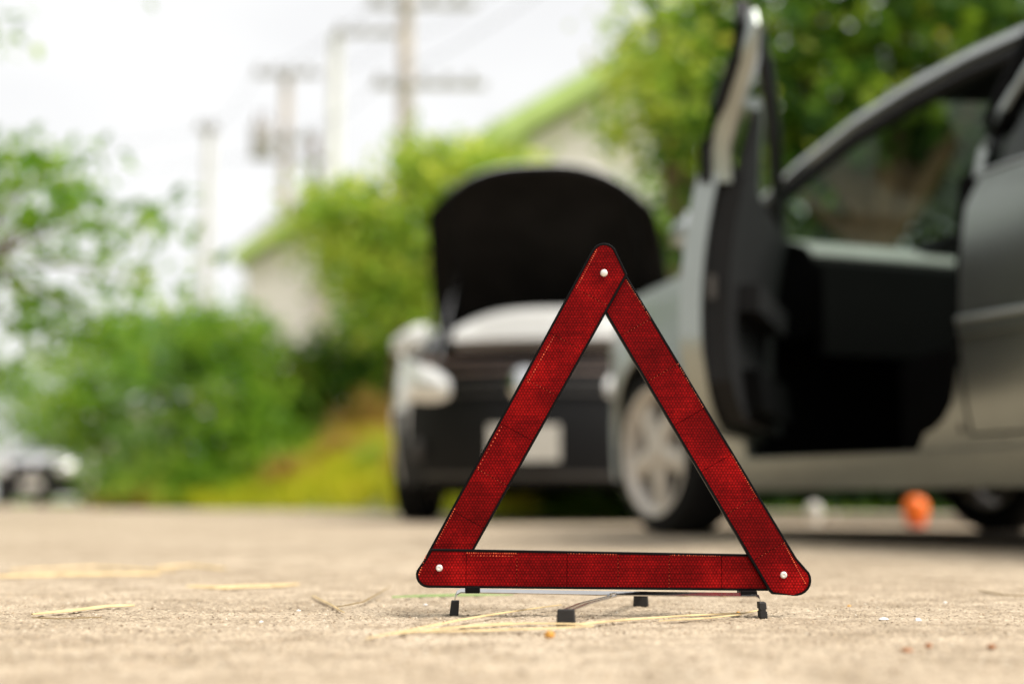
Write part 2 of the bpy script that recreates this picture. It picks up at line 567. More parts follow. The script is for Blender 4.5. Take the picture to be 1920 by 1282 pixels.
def ground_z(x, y):
    """verge level: flat by the road, a bank rising behind the edge in the middle"""
    d = y - edge_y(x)
    z = -0.035
    if d > 0:
        bank = math.exp(-((x + 1.9) / 1.9) ** 2)
        z += bank * 1.25 * min(1.0, max(0.0, (d - 0.1) / 4.5)) ** 0.8
        z += 0.05 * noise.noise(Vector((x * 0.4, y * 0.4, 0))) * min(1, d)
    return z


def build_ground():
    xs = list(np.concatenate([[-3000, -900, -300, -120, -60, -35], np.arange(-22, 16.01, 0.4), [22, 35, 60, 120, 300, 900, 3000]]))
    ys = list(np.concatenate([[-3000, -900, -200, -40, -10, 0], np.arange(2.2, 36, 0.35), [40, 50, 70, 110, 250, 900, 3000]]))
    rows = [[(x, y, ground_z(x, y) if (abs(x) < 30 and 2 < y < 45) else -0.035) for x in xs] for y in ys]
    tag(MB().grid(rows).build('ground', M['verge'], smooth=True, fix=False), kind='structure')


build_road()
build_ground()


def build_grit():
    vs, fs = [], []
    for i in range(15000):
        y = 1.05 + 1.5 * random.random() ** 1.3
        x = (random.random() - 0.5) * 2 * 0.42 * y
        s = random.choice((0.0005, 0.0008, 0.0008, 0.0012, 0.0019)) * random.uniform(0.7, 1.3)
        b = len(vs)
        a0 = random.random() * 6.28
        for k in range(4):
            a = a0 + k * 1.571 + random.uniform(-0.3, 0.3)
            vs.append((x + s * math.cos(a), y + s * math.sin(a) * 1.2, -0.0022 + s * random.uniform(-0.2, 0.3)))
        vs.append((x, y, -0.0018 + s * random.uniform(0.5, 1.0)))
        fs += [(b, b + 1, b + 4), (b + 1, b + 2, b + 4), (b + 2, b + 3, b + 4), (b + 3, b, b + 4)]
    o = MB().add(vs, fs).build('grit', M['grit'], fix=False)
    tag(o, 'fine sandy grit scattered over the concrete in front', 'grit', kind='stuff')


build_grit()


# ------------------------------------------------------------------ warning triangle
TY = 1.58
T0 = at(1150, 1150, TY).x


def tp(px, py):
    p = at(px, py, TY)
    return (p.x - T0, p.z)


def arc_px(cx, cy, r, a0, a1, n=7):
    return [(cx + r * math.cos(R(a0 + (a1 - a0) * k / n)), cy + r * math.sin(R(a0 + (a1 - a0) * k / n))) for k in range(n + 1)]


def area2(p):
    return sum(p[i][0] * p[(i + 1) % len(p)][1] - p[(i + 1) % len(p)][0] * p[i][1] for i in range(len(p)))


def inset(poly, d):
    """offset a convex-ish ccw polygon inwards"""
    n = len(poly)
    out = []
    for i in range(n):
        a, b, c = Vector(poly[i - 1]), Vector(poly[i]), Vector(poly[(i + 1) % n])
        e1, e2 = (b - a).normalized(), (c - b).normalized()
        n1, n2 = Vector((-e1.y, e1.x)), Vector((-e2.y, e2.x))
        bis = (n1 + n2)
        bis.normalize()
        k = d / max(0.35, bis.dot(n1))
        out.append(tuple(b + bis * k))
    return out


def clip(poly, p, nrm):
    """keep the side where (x-p).n >= 0"""
    out = []
    for i in range(len(poly)):
        a, b = Vector(poly[i]), Vector(poly[(i + 1) % len(poly)])
        da, db = (a - p).dot(nrm), (b - p).dot(nrm)
        if da >= 0: out.append(tuple(a))
        if (da >= 0) != (db >= 0):
            out.append(tuple(a + (b - a) * (da / (da - db))))
    return out


def build_triangle():
    root = empty('warning_triangle', (T0, TY, 0))
    tag(root, 'red reflective warning triangle standing on the concrete on a wire cross stand', 'warning triangle')
    arms = {
        'left': dict(
            poly=[(1103, 482)] + arc_px(1132, 482, 25, 207, 325) + [(1176, 516), (872, 1061), (868, 1066), (790, 1066), (788, 1060)],
            front=(1133, 500), back=(835, 1050), rivet=(1132, 513), r=7.2,
            seams=[(1110, 558), (1064, 642), (1013, 725), (967, 809), (921, 893), (874, 972)],
            beads=[((1118, 470), (1081, 541), 20), ((1038, 632), (990, 716), 19), ((940, 800), (897, 876), 12), ((852, 954), (818, 1018), 16)],
            cross=[0, 1, 2, 4]),
        'bottom': dict(
            poly=[(805, 1034)] + arc_px(812, 1037, 9, 215, 275, 3) + [(1412, 1039), (1466, 1108), (806, 1101)] + arc_px(804, 1077, 24, 95, 200, 6),
            front=(800, 1065), back=(1440, 1075), rivet=(824, 1064), r=6.4,
            seams=[(874, 1066), (969, 1067), (1063, 1069), (1159, 1070), (1255, 1072), (1354, 1074)],
            beads=[((876, 1036), (967, 1037), 23), ((1065, 1037), (1155, 1039), 18), ((1257, 1040), (1350, 1042), 24), ((799, 1041), (786, 1076), 9), ((884, 1041), (960, 1042), 14)],
            cross=[1, 3, 4]),
        'right': dict(
            poly=[(1152, 476)] + [(1141, 463), (1126, 466), (1098, 518), (1140, 594), (1440, 1106), (1447, 1113), (1494, 1116)] + arc_px(1491, 1087, 29, 85, -30, 7) + [(1493, 1046), (1487, 1036)],
            front=(1480, 1090), back=(1135, 500), rivet=(1468, 1077), r=6.4,
            seams=[(1146, 530), (1196, 611), (1245, 697), (1293, 781), (1343, 868), (1394, 945), (1446, 1030)],
            beads=[((1175, 524), (1219, 594), 22), ((1272, 682), (1318, 762), 22), ((1372, 852), (1416, 929), 22), ((1469, 1018), (1508, 1092), 24)],
            cross=[1, 2, 5, 6]),
    }
    for key, A in arms.items():
        poly = [tp(*p) for p in A['poly']]
        if area2(poly) < 0: poly = poly[::-1]
        pf, pb = Vector(tp(*A['front'])), Vector(tp(*A['back']))
        ax = pb - pf
        L2 = ax.length_squared

        def fy(x, z, pf=pf, ax=ax, L2=L2):
            t = (Vector((x, z)) - pf).dot(ax) / L2
            return -0.0046 + 0.0092 * t
        inn = inset(poly, 0.0023)
        n = len(poly)
        # tray: back, sides and a raised rim round a recess
        mb = MB()
        ring = lambda pl, y: [(x, y + fy(x, z), z) for x, z in pl]
        o0, o1, i1, i0 = ring(inset(poly, 0.0006), 0.0), ring(poly, 0.0008), ring(inn, 0.0), ring(inn, 0.0014)
        ob = ring(poly, 0.0082)
        vs = ob + o1 + o0 + i1 + i0
        fs = []
        for k in range(4):
            for i in range(n):
                j = (i + 1) % n
                fs.append((k * n + i, k * n + j, (k + 1) * n + j, (k + 1) * n + i))
        fs.append(tuple(range(4 * n, 5 * n)))
        fs.append(tuple(range(n))[::-1])
        mb.add(vs, fs)
        arm = mb.build('arm', M['black_plastic'], root)
        # reflector segments between the seams
        axn = ax.normalized()
        cuts = sorted([Vector(tp(*s)) for s in A['seams']], key=lambda p: (p - pf).dot(axn))
        face = inset(inn, 0.0002)
        bounds = [None] + cuts + [None]
        for a, b in zip(bounds[:-1], bounds[1:]):
            pc = face
            if a is not None: pc = clip(pc, a + axn * 0.00022, axn)
            if b is not None and len(pc) > 2: pc = clip(pc, b - axn * 0.00022, -axn)
            if len(pc) < 3: continue
            sm = MB()
            top = inset(pc, 0.0003)
            k = len(pc)
            vs = [(x, 0.0004 + fy(x, z), z) for x, z in top] + [(x, 0.0008 + fy(x, z), z) for x, z in pc] + [(x, 0.0018 + fy(x, z), z) for x, z in pc]
            fs = [tuple(range(k)), tuple(range(3 * k - 1, 2 * k - 1, -1))]
            for q in (0, 1):
                fs += [(q * k + i, (q + 1) * k + i, (q + 1) * k + (i + 1) % k, q * k + (i + 1) % k) for i in range(k)]
            sm.add(vs, fs).build('reflector_segment', M['reflector'], arm)
        # rows of moulded dots, their glint painted in orange, along the outer edge and across some seams
        rows = [(Vector(tp(*p)), Vector(tp(*q)), c) for p, q, c in A['beads']]
        for ci in A['cross']:
            c = Vector(tp(*A['seams'][ci]))
            pr = Vector((-axn.y, axn.x))
            half = 0.0165
            rows.append((c - pr * half, c + pr * half, 9))
        for ri, (p, q, c) in enumerate(rows):
            bm_ = MB()
            for k in range(c):
                pt = p + (q - p) * (k / (c - 1))
                rad = (0.00080 if ri < len(A['beads']) else 0.00048) * random.uniform(0.55, 1.15)
                y = 0.0004 + fy(pt.x, pt.y)
                ringv = [(pt.x + rad * math.cos(t * math.pi / 3), y, pt.y + rad * math.sin(t * math.pi / 3)) for t in range(6)]
                ring2 = [(pt.x + rad * 0.6 * math.cos(t * math.pi / 3), y - rad * 0.6, pt.y + rad * 0.6 * math.sin(t * math.pi / 3)) for t in range(6)]
                bm_.add(ringv + ring2, [(t, (t + 1) % 6, 6 + (t + 1) % 6, 6 + t) for t in range(6)] + [tuple(range(6, 12))])
            bm_.build('glint_row', M['bead'], arm)
        # rivet: domed head with a dished centre
        x, z = tp(*A['rivet'])
        r = A['r'] / 1688.0
        y = fy(x, z)
        prof = [(r, 0.0006), (r * 0.97, -0.0006), (r * 0.8, -0.0013), (r * 0.5, -0.0016), (r * 0.42, -0.0012), (0.0, -0.0010)] if key != 'left' else \
               [(r, 0.0006), (r * 0.97, -0.0008), (r * 0.8, -0.0017), (r * 0.45, -0.0022), (0.0, -0.0024)]
        MB().lathe(prof, 20, 'y', (x, y, z)).build('rivet', M['aluminium'], arm, smooth=True)

    # ---- stand: wide strip under the base, crossing strip, four rubber feet
    def bar(name, pts, wid, thk, side):
        """flat strip; side = horizontal width direction"""
        side = Vector(side)
        f, b = [], []
        pts = [Vector(p) for p in pts]
        for i, p in enumerate(pts):
            t = (pts[min(i + 1, len(pts) - 1)] - pts[max(i - 1, 0)]).normalized()
            nrm = t.cross(side).normalized()
            f.append([p - side * wid / 2 + nrm * thk / 2, p + side * wid / 2 + nrm * thk / 2])
            b.append([p - side * wid / 2 - nrm * thk / 2, p + side * wid / 2 - nrm * thk / 2])
        return MB().solid(f, b).build(name, M['steel'], root)

    def P(px, py, dy=0.0):
        p = at(px, py, TY + dy)
        return Vector((p.x - T0, dy, p.z))
    tilt = Vector((0, 0.90, 0.44)).normalized()
    bar('cross_bar', [P(851, 1134, .026), P(854, 1118, .026), P(857, 1111, .026), P(864, 1107, .025), P(900, 1107.5, .022), P(1140, 1112, .008), P(1400, 1115, -.008), P(1416, 1115, -.009), P(1423, 1119, -.01), P(1428, 1134, -.01)], 0.0078, 0.0014, tilt)
    # front-to-back strip, a folded channel, rests under the wide one
    pf, pb = P(1062, 1143, -0.112), P(1201, 1110, 0.150)
    m0 = P(1150, 1115, 0.008)
    m0.z -= 0.001
    dirf = (pf - m0)
    sidev = Vector((dirf.y, -dirf.x, 0)).normalized()
    for o in (-0.0042, 0.0042):
        bar('cross_bar', [pf + sidev * o + Vector((0, -0.001, -0.006)), pf + sidev * o + Vector((0, 0.004, -0.001)), pf + (m0 - pf) * 0.35 + sidev * o + Vector((0, 0, 0.001)), m0 + sidev * o * 0.8,
                          m0 + (pb - m0) * 0.7 + sidev * o * 0.8, pb + sidev * o * 0.8, pb + sidev * o * 0.8 + Vector((0, 0.003, -0.006))], 0.0030, 0.0016, sidev)
    MB().lathe([(0.0045, -0.002), (0.0045, 0.0012), (0.003, 0.002), (0, 0.0022)], 14, 'z', (m0.x, m0.y, m0.z + 0.002)).build('pivot', M['steel'], root, smooth=True)
    for px, py, w_, hh in ((886, 1104.5, 27, 9), (1402, 1112, 30, 8)):
        c = P(px, py, 0.001)
        MB().box((c.x, 0.006, c.z), (w_ / 1688, 0.030, hh / 1688 + 0.002)).build('clip', M['black_plastic'], root, bevel=0.0008)

    def foot(c, wx, wy, hh, rz, lean=0.0, slot=False):
        mb = MB()
        prof = [(0.86, 0.80, 1.0), (0.90, 0.9, 0.93), (1.0, 1.0, 0.12), (0.93, 0.93, 0.0)]
        if slot: prof = [(0.92, 0.85, 1.0), (0.97, 0.95, 0.93), (1.0, 1.0, 0.60), (0.72, 1.0, 0.58), (0.72, 1.0, 0.46), (1.0, 1.0, 0.44), (1.0, 1.0, 0.1), (0.93, 0.95, 0.0)]
        rows = []
        for kx, ky, kz in prof:
            a, b = wx / 2 * kx, wy / 2 * ky
            ch = 0.18
            pts = [(-a, -b * (1 - ch)), (-a * (1 - ch), -b), (a * (1 - ch), -b), (a, -b * (1 - ch)), (a, b * (1 - ch)), (a * (1 - ch), b), (-a * (1 - ch), b), (-a, b * (1 - ch))]
            rows.append([Vector((x + lean * kz, y, hh * kz)) for x, y in pts])
        mb.grid(rows, True)
        mb.f.append(tuple(range(8)))
        n = len(rows)
        mb.f.append(tuple(range((n - 1) * 8, n * 8)))
        mb.xform(Matrix.Translation(c) @ Matrix.Rotation(rz, 4, 'Z'))
        mb.build('rubber_foot', M['grey_rubber'], root, bevel=0.0004)
    zg = -0.0020
    foot(Vector((P(851, 1140, .026).x, .026, zg)), 0.0098, 0.018, 0.0165, 0.05, 0.0016)
    foot(Vector((P(1430, 1140, -.01).x, -.01, zg)), 0.0085, 0.018, 0.0175, -0.03, -0.0012, True)
    rzb = math.atan2(dirf.y, dirf.x) + math.pi / 2
    foot(Vector((pf.x - 0.0005, pf.y - 0.003, zg)), 0.0195, 0.0105, 0.0178, rzb * 0.25)
    foot(Vector((pb.x + 0.0005, pb.y + 0.003, zg)), 0.0185, 0.0105, 0.0180, rzb * 0.25)


build_triangle()


# ------------------------------------------------------------------ straw, leaf bits, pebbles
def blade(name, label, cat, pts, w, mat, z=0.0012, lift=None, group='dry straw lying on the concrete'):
    """flat folded blade laid along photo points on the ground"""
    P = [on_ground(x, y) for x, y in pts]
    c0 = P[0].copy()
    dense = []
    for a, b in zip(P[:-1], P[1:]):
        k = max(2, int((b - a).length / 0.02))
        dense += [a + (b - a) * (i / k) for i in range(k)]
    dense.append(P[-1])
    f, b = [], []
    n = len(dense)
    for i, p in enumerate(dense):
        t = (dense[min(i + 1, n - 1)] - dense[max(i - 1, 0)]).normalized()
        s = Vector((-t.y, t.x, 0))
        q = i / (n - 1)
        ww = w * (0.35 + 0.65 * math.sin(math.pi * min(1, max(0, 0.12 + 0.8 * q)))) * (1 + 0.15 * noise.noise(p * 30))
        zz = z + (lift(q) if lift else 0) + 0.0007 * noise.noise(p * 14) + 0.0004
        p = p - c0
        f.append([p - s * ww / 2 + Vector((0, 0, zz)), p + Vector((0, 0, zz + ww * 0.32)), p + s * ww / 2 + Vector((0, 0, zz))])
        b.append([k - Vector((0, 0, 0.0006)) for k in f[-1]])
    o = MB().solid(f, b).build(name, mat, smooth=True, loc=c0)
    return tag(o, label, cat, group)


ST = M['straw']
blade('straw', 'long dry straw slanting from lower left up to the front rubber foot', 'straw', [(686, 1200), (760, 1187), (860, 1168), (950, 1155), (1052, 1142)], 0.0034, ST, lift=lambda q: 0.004 * q)
blade('straw', 'longest pale straw passing in front of the front rubber foot to the right foot', 'straw', [(735, 1192), (860, 1178), (985, 1171), (1090, 1173), (1180, 1164), (1290, 1156), (1395, 1152), (1424, 1146)], 0.0044, ST)
blade('straw', 'pale straw nearest the camera, below the front rubber foot', 'straw', [(790, 1187), (880, 1185), (1000, 1182), (1112, 1176)], 0.0042, ST)
blade('straw', 'short straw thread lying left of the front rubber foot', 'straw', [(830, 1182), (900, 1173), (960, 1169)], 0.0034, ST)
blade('straw', 'short straw strand lying left of the right rubber foot', 'straw', [(1235, 1166), (1330, 1160), (1390, 1154)], 0.0030, ST)
blade('straw', 'broad blurred straw band reaching in from the left edge', 'straw', [(-40, 1084), (120, 1080), (300, 1078)], 0.015, ST)
blade('straw', 'blurred straw running on right of the broad straw band', 'straw', [(290, 1066), (360, 1062), (425, 1068)], 0.013, ST)
blade('straw', 'thin straw crossing above the broad straw band', 'straw', [(20, 1070), (180, 1064), (330, 1072)], 0.010, ST)
blade('straw', 'straw tuft lying between the broad straw band and the triangle', 'straw', [(352, 1101), (420, 1104), (500, 1101), (560, 1097)], 0.011, ST)
blade('straw', 'creased straw blade in the lower left of the concrete', 'straw', [(60, 1154), (130, 1148), (200, 1139), (252, 1137)], 0.0075, ST)
blade('straw', 'thin brown stalk just below the creased straw blade', 'straw', [(60, 1160), (110, 1162), (190, 1160)], 0.0018, M['olive_stalk'])
blade('straw', 'short curved straw left of the olive stalk', 'straw', [(586, 1119), (615, 1132), (645, 1150)], 0.0038, ST)
blade('straw', 'thin olive stalk rising left of the triangle', 'straw', [(632, 1140), (680, 1133), (732, 1109)], 0.0022, M['olive_stalk'], lift=lambda q: 0.006 * q)
blade('straw', 'thin curved stalk at the right edge of the concrete', 'straw', [(1835, 1108), (1880, 1117), (1960, 1120)], 0.0035, M['olive_stalk'])
blade('grass_blade', 'single green grass blade behind the left rubber foot', 'grass blade', [(735, 1121), (850, 1118), (962, 1116)], 0.006, M['green_blade'], group='fresh blades on the concrete')


def bit(name, label, cat, px, py, size, mat, flat=0.5, group=None):
    p = on_ground(px, py)
    mb = MB()
    rows = []
    for i, (rr, zz) in enumerate(((0.55, -0.15), (1.0, 0.25), (0.8, 0.7), (0.25, 1.0))):
        rows.append([Vector((size * rr * math.cos(k * math.pi / 4) * (1 + 0.3 * noise.noise(Vector((k * 2.1, px, i)))), size * 0.8 * rr * math.sin(k * math.pi / 4) * (1 + 0.3 * noise.noise(Vector((k, py, i)))), size * flat * zz)) for k in range(8)])
    mb.grid(rows, True)
    mb.f.append(tuple(range(24, 32)))
    mb.f.append(tuple(range(8))[::-1])
    o = mb.build(name, mat, smooth=name == 'pebble', loc=(p.x, p.y, -0.0015))
    tag(o, label, cat, group)


bit('leaf_fragment', 'amber leaf scrap just below the front rubber foot', 'leaf', 1031, 1191, 0.0050, M['amber_leaf'], 1.3, 'leaf scraps on the concrete')
bit('leaf_fragment', 'rust brown leaf scrap beside the rear rubber foot', 'leaf', 1211, 1133, 0.0040, M['dead_leaf'], 0.8, 'leaf scraps on the concrete')
bit('leaf_fragment', 'tiny yellow leaf scrap left of the right rubber foot', 'leaf', 1384, 1147, 0.0028, M['amber_leaf'], 0.9, 'leaf scraps on the concrete')
bit('leaf_fragment', 'leftmost of three brown leaf scraps in the lower right', 'leaf', 1700, 1217, 0.0060, M['dead_leaf'], 0.45, 'leaf scraps on the concrete')
bit('leaf_fragment', 'middle of three brown leaf scraps in the lower right', 'leaf', 1741, 1210, 0.0034, M['dead_leaf'], 1.2, 'leaf scraps on the concrete')
bit('leaf_fragment', 'rightmost of three brown leaf scraps in the lower right', 'leaf', 1859, 1211, 0.0042, M['dead_leaf'], 0.8, 'leaf scraps on the concrete')
bit('pebble', 'flat white pebble right of the triangle, left of its pair', 'pebble', 1657, 1159, 0.0055, M['white_stone'], 0.5, 'white pebbles on the concrete')
bit('pebble', 'rounder white pebble right of the triangle, right of its pair', 'pebble', 1721, 1162, 0.0040, M['white_stone'], 1.0, 'white pebbles on the concrete')
for i, (px, py) in enumerate(((560, 1143), (798, 1132), (1592, 1134), (1772, 1128), (490, 1164))):
    names = ['tiny pale pebble left of the short curved straw', 'tiny pale pebble left of the left rubber foot', 'tiny pale pebble just right of the triangle', 'tiny pale pebble far right behind the white pair', 'tiny pale pebble in the lower left foreground']
    bit('pebble', names[i], 'pebble', px, py, 0.0026, M['white_stone'] if i != 2 else M['amber_leaf'], 0.8, 'small pebbles on the concrete')


# ------------------------------------------------------------------ cars
# car frame: x runs rearward from the front axle, y to the car's right, z up
RAIL = [(0.10, 0.945, 0.745), (0.30, 1.015, 0.725), (0.50, 1.100, 0.705), (0.72, 1.192, 0.685), (1.00, 1.277, 0.662), (1.25, 1.322, 0.645), (1.48, 1.346, 0.635),
        (1.75, 1.355, 0.628), (2.10, 1.340, 0.625), (2.40, 1.295, 0.632), (2.70, 1.195, 0.655), (2.95, 1.085, 0.680), (3.12, 1.000, 0.700)]


def rail(u):
    xs = [p[0] for p in RAIL]
    return float(np.interp(u, xs, [p[1] for p in RAIL])), float(np.interp(u, xs, [p[2] for p in RAIL]))


def halfw(u):
    w = 0.85
    if u < -0.05: w -= 0.20 * ((-0.05 - u) / 0.6) ** 2.2
    if u > 2.75: w -= 0.11 * ((u - 2.75) / 0.75) ** 2
    return w


def side_v(u, z):
    t = 0.055 * ((z - 0.56) / 0.40) ** 2 if z > 0.56 else 0.055 * ((0.56 - z) / 0.36) ** 2
    return halfw(u) - t


def belt(u):
    return float(np.interp(u, [-0.62, -0.2, 0.5, 1.65, 2.6, 3.5], [0.775, 0.87, 0.945, 0.950, 0.975, 0.99]))


WR, WZ, ARCH = 0.298, 0.298, 0.352
WB = 2.58


def make_car(name, label, loc, heading, paint, zs=1.0, open_door=0.0, open_hood=0.0, glass='pane', fascia='plain', far=False):
    root = empty(name, loc, heading)
    tag(root, label, 'car')

    def part(mb, nm, mat, parent=None, smooth=True, bevel=0.0):
        mb.v = [(x, y, z if z < 0.18 else 0.18 + (z - 0.18) * zs) for x, y, z in mb.v]
        o = mb.build(nm, mat, parent or root, smooth)
        return o

    def side_panel(s, us, zb, zt, nz=8, thick=0.03, off=0.0):
        f, b = [], []
        for u in us:
            z0, z1 = zb(u), zt(u)
            f.append([(u, s * (side_v(u, z0 + (z1 - z0) * k / nz) + off), z0 + (z1 - z0) * k / nz) for k in range(nz + 1)])
            b.append([(x, s * (abs(y) - thick), z) for x, y, z in f[-1]])
        return MB().solid(f, b)

    def arch_b(uc, low):
        def g(u):
            d = abs(u - uc)
            return max(low, WZ + math.sqrt(max(0.0, ARCH ** 2 - d * d))) if d < ARCH else low
        return g

    def span(a, b, n, extra=()):
        return sorted(set([a + (b - a) * k / n for k in range(n + 1)]) | set(extra))

    def door_bot(u):
        r = 0.20
        return 0.300 if u < 1.43 else 0.300 + r - math.sqrt(max(0, r * r - (u - 1.43) ** 2))

    for s in (-1, 1):
        side = 'left' if s < 0 else 'right'
        # front wing with wheel arch
        us = span(-0.60, 0.575, 26, [-ARCH - 1e-3, ARCH + 1e-3, -ARCH + 0.01, ARCH - 0.01])
        wing = part(side_panel(s, us, arch_b(0, 0.20), belt), 'front_wing', M[paint])
        lip = MB().tube([(ARCH * 1.01 * math.cos(R(a)), s * (side_v(ARCH * math.cos(R(a)), WZ + ARCH * math.sin(R(a))) + 0.001), WZ + ARCH * 1.01 * math.sin(R(a))) for a in range(-15, 196, 10)], 0.012, 6)
        part(lip, 'arch_lip', M[paint], wing)
        # inner arch
        rows = [[((ARCH - 0.005) * math.cos(R(a)), s * y, WZ + (ARCH - 0.005) * math.sin(R(a))) for y in (0.80, 0.50)] for a in range(-20, 201, 12)]
        part(MB().grid(rows), 'arch_liner', M['trim'])
        rows = [[(WB + (ARCH - 0.005) * math.cos(R(a)), s * y, WZ + (ARCH - 0.005) * math.sin(R(a))) for y in (0.80, 0.50)] for a in range(-20, 201, 12)]
        part(MB().grid(rows), 'arch_liner', M['trim'])
        # sill
        us = span(0.36, 1.628, 30)
        rk = part(side_panel(s, us, lambda u: 0.155, lambda u: 0.255 if u < 1.43 else door_bot(u) - 0.004, 5, 0.12), 'sill', M[paint])
        part(side_panel(s, span(0.36, 2.2, 12), lambda u: 0.228, lambda u: 0.250, 2, 0.03, 0.012), 'sill_strip', M[paint], rk)
        part(side_panel(s, span(1.629, 2.235, 8), lambda u: 0.155, lambda u: 0.285, 4, 0.12), 'sill', M[paint])
        # rear door with window
        us = span(1.64, 2.545, 22, [WB - ARCH - 1e-3, WB - ARCH + 0.01])
        rd = part(side_panel(s, us, arch_b(WB, 0.292), belt, 10, 0.05), 'rear_door', M[paint])
        part(side_panel(s, span(1.65, 2.22, 8), lambda u: 0.535, lambda u: 0.575, 3, 0.02, 0.016), 'moulding', M[paint], rd)
        part(MB().tube([(u, s * (side_v(u, 0.575) + 0.010), 0.576) for u in span(1.65, 2.22, 8)], 0.011, 8), 'moulding_crest', M[paint], rd)
        hb = MB().tube([(2.30, s * 0.835, 0.83), (2.33, s * 0.875, 0.832), (2.45, s * 0.875, 0.838), (2.48, s * 0.830, 0.838)], 0.011, 6)
        part(hb, 'door_handle', M[paint], rd)
        f = []
        for k in range(13):
            u = 1.74 + (2.72 - 1.74) * k / 12
            zt_, vt = rail(u)
            ub = min(u, 2.55)
            f.append([(ub + (u - ub) * q + (-0.07 * (1 - q) if k == 0 else 0), s * ((side_v(ub, 0.95) - 0.02) * (1 - q) + (vt - 0.005) * q), belt(ub) * (1 - q) + (zt_ - 0.03) * q) for q in (0, 0.5, 1)])
        part(MB().grid(f), 'window_pane', M['dark_pane'], rd)
        fr = [(1.660, s * (side_v(1.66, 0.95) - 0.004), 0.945), (1.668, s * 0.775, 1.02), (1.695, s * 0.735, 1.12), (1.745, s * 0.690, 1.22), (1.80, s * 0.652, 1.315)]
        part(MB().tube(fr, 0.012, 6), 'window_frame', M[paint], rd)
        part(MB().tube([(u, s * (side_v(u, 0.95) - 0.003), belt(u) + 0.002) for u in span(1.66, 2.6, 8)], 0.008, 6), 'belt_strip', M[paint], rd)
        part(MB().tube([(1.90, s * (side_v(1.9, .95) - 0.02), 0.955), (1.93, s * 0.72, 1.12), (2.0, s * 0.635, 1.32)], 0.014, 6), 'window_divider', M['trim'], rd)
        # centre pillar
        part(MB().tube([(1.60, s * 0.755, 0.30), (1.62, s * 0.77, 0.6), (1.635, s * 0.765, 0.94), (1.665, s * 0.715, 1.10), (1.74, s * 0.645, 1.32)], [0.07, 0.06, 0.052, 0.045, 0.04], 8), 'centre_pillar', M['interior'])
        # rear wing
        us = span(2.55, 3.42, 22, [WB + ARCH + 1e-3, WB + ARCH - 0.01])
        part(side_panel(s, us, arch_b(WB, 0.22), lambda u: belt(u) + 0.01), 'rear_wing', M[paint])
        # roof rail with dark weather strip under it
        rr = part(MB().tube([(u, s * v, z - 0.020) for u, z, v in RAIL], 0.036, 4, flat=(0.9, 1.0), turn=0.0), 'roof_rail', M[paint])
        part(MB().tube([(u, s * (v + 0.012), z - 0.062) for u, z, v in RAIL[1:9]], 0.024, 8), 'weather_strip', M['trim'], rr)
        # front door, opened about its hinge
        sgn = s
        ang = open_door if s < 0 else 0.0
        hx, hy = 0.600, s * 0.80
        T = Matrix.Translation((hx, hy, 0)) @ Matrix.Rotation(-ang if s < 0 else ang, 4, 'Z') @ Matrix.Translation((-hx, -hy, 0))
        us = span(0.583, 1.630, 30)
        dr = part(side_panel(s, us, door_bot, belt, 10, 0.055).xform(T), 'front_door', M[paint])
        tb = side_panel(s, span(0.62, 1.600, 24), lambda u: door_bot(u) + 0.03, lambda u: belt(u) - 0.002, 10, 0.065, -0.0552)
        part(tb.xform(T), 'door_trim', M['door_trim'], dr)
        part(side_panel(s, span(0.80, 1.45, 8), lambda u: 0.62, lambda u: 0.69, 3, 0.06, -0.118).xform(T), 'armrest', M['door_trim'], dr)
        part(side_panel(s, span(0.75, 1.40, 8), lambda u: 0.36, lambda u: 0.47, 3, 0.05, -0.118).xform(T), 'door_pocket', M['interior'], dr)
        wf = [(1.612, s * (side_v(1.6, 0.95) - 0.03), 0.93), (1.622, s * 0.765, 1.02), (1.648, s * 0.725, 1.12), (1.690, s * 0.680, 1.22), (1.710, s * 0.660, 1.305)]
        top = [(u, s * (rail(u)[1] + 0.012), rail(u)[0] - dz) for u, dz in ((1.60, .020), (1.40, .035), (1.20, .056), (1.0, .06), (0.8, .062), (0.6, .062), (0.42, .062))] + [(0.36, s * 0.775, 0.93)]
        f = [[(x + 0.012, y, z), (x + 0.014, y - s * 0.024 * k, z), (x + 0.006, y - s * 0.050 * k, z)] for (x, y, z), k in zip(wf + [(1.690, s * 0.655, 1.348)], (1.1, 1.0, 0.95, 0.9, 0.7, 0.45))]
        part(MB().solid(f, [[(x - 0.050, y, z) for x, y, z in r] for r in f]).xform(T), 'window_frame', M[paint], dr)
        part(MB().tube([wf[-1]] + top, [0.022] + [0.022] * len(top), 8).xform(T), 'window_frame', M['trim'], dr)
        part(MB().tube([(x + 0.020, y * 1.012, z) for x, y, z in wf] + [(1.70, s * 0.668, 1.362), (1.62, s * 0.66, 1.372), (1.45, s * 0.655, 1.345)], 0.017, 6).xform(T), 'door_seal', M['trim'], dr)
        part(MB().tube([(u, s * (side_v(u, 0.95) - 0.09), belt(u) + 0.006) for u in span(0.5, 1.6, 8)], 0.020, 8).xform(T), 'belt_trim', M['trim'], dr)
        rows = []
        for k in range(11):
            u = 0.45 + 1.18 * k / 10
            zt_, vt = rail(u)
            lvl = 0.14 if ang else 1.0                      # the opened door's window is wound down
            rows.append([(u + 0.06 * q * lvl * k / 10, s * ((side_v(u, .95) - 0.035) * (1 - q * lvl) + (vt + 0.01) * q * lvl), belt(u) * (1 - q * lvl) + max(belt(u) + 0.01, zt_ - 0.08) * q * lvl) for q in (0, 0.5, 1)])
        part(MB().grid(rows).xform(T), 'window_pane', M[glass], dr)
        gus = [(1.18, 0.955), (1.30, 0.985), (1.42, 1.05), (1.52, 1.115), (1.60, 1.135)]
        f = [[(u, s * (side_v(u, .95) - 0.085 - 0.30 * (z - 0.95) * k), 0.93 + (z - 0.93) * k) for k in (0, .33, .66, 1)] for u, z in gus]
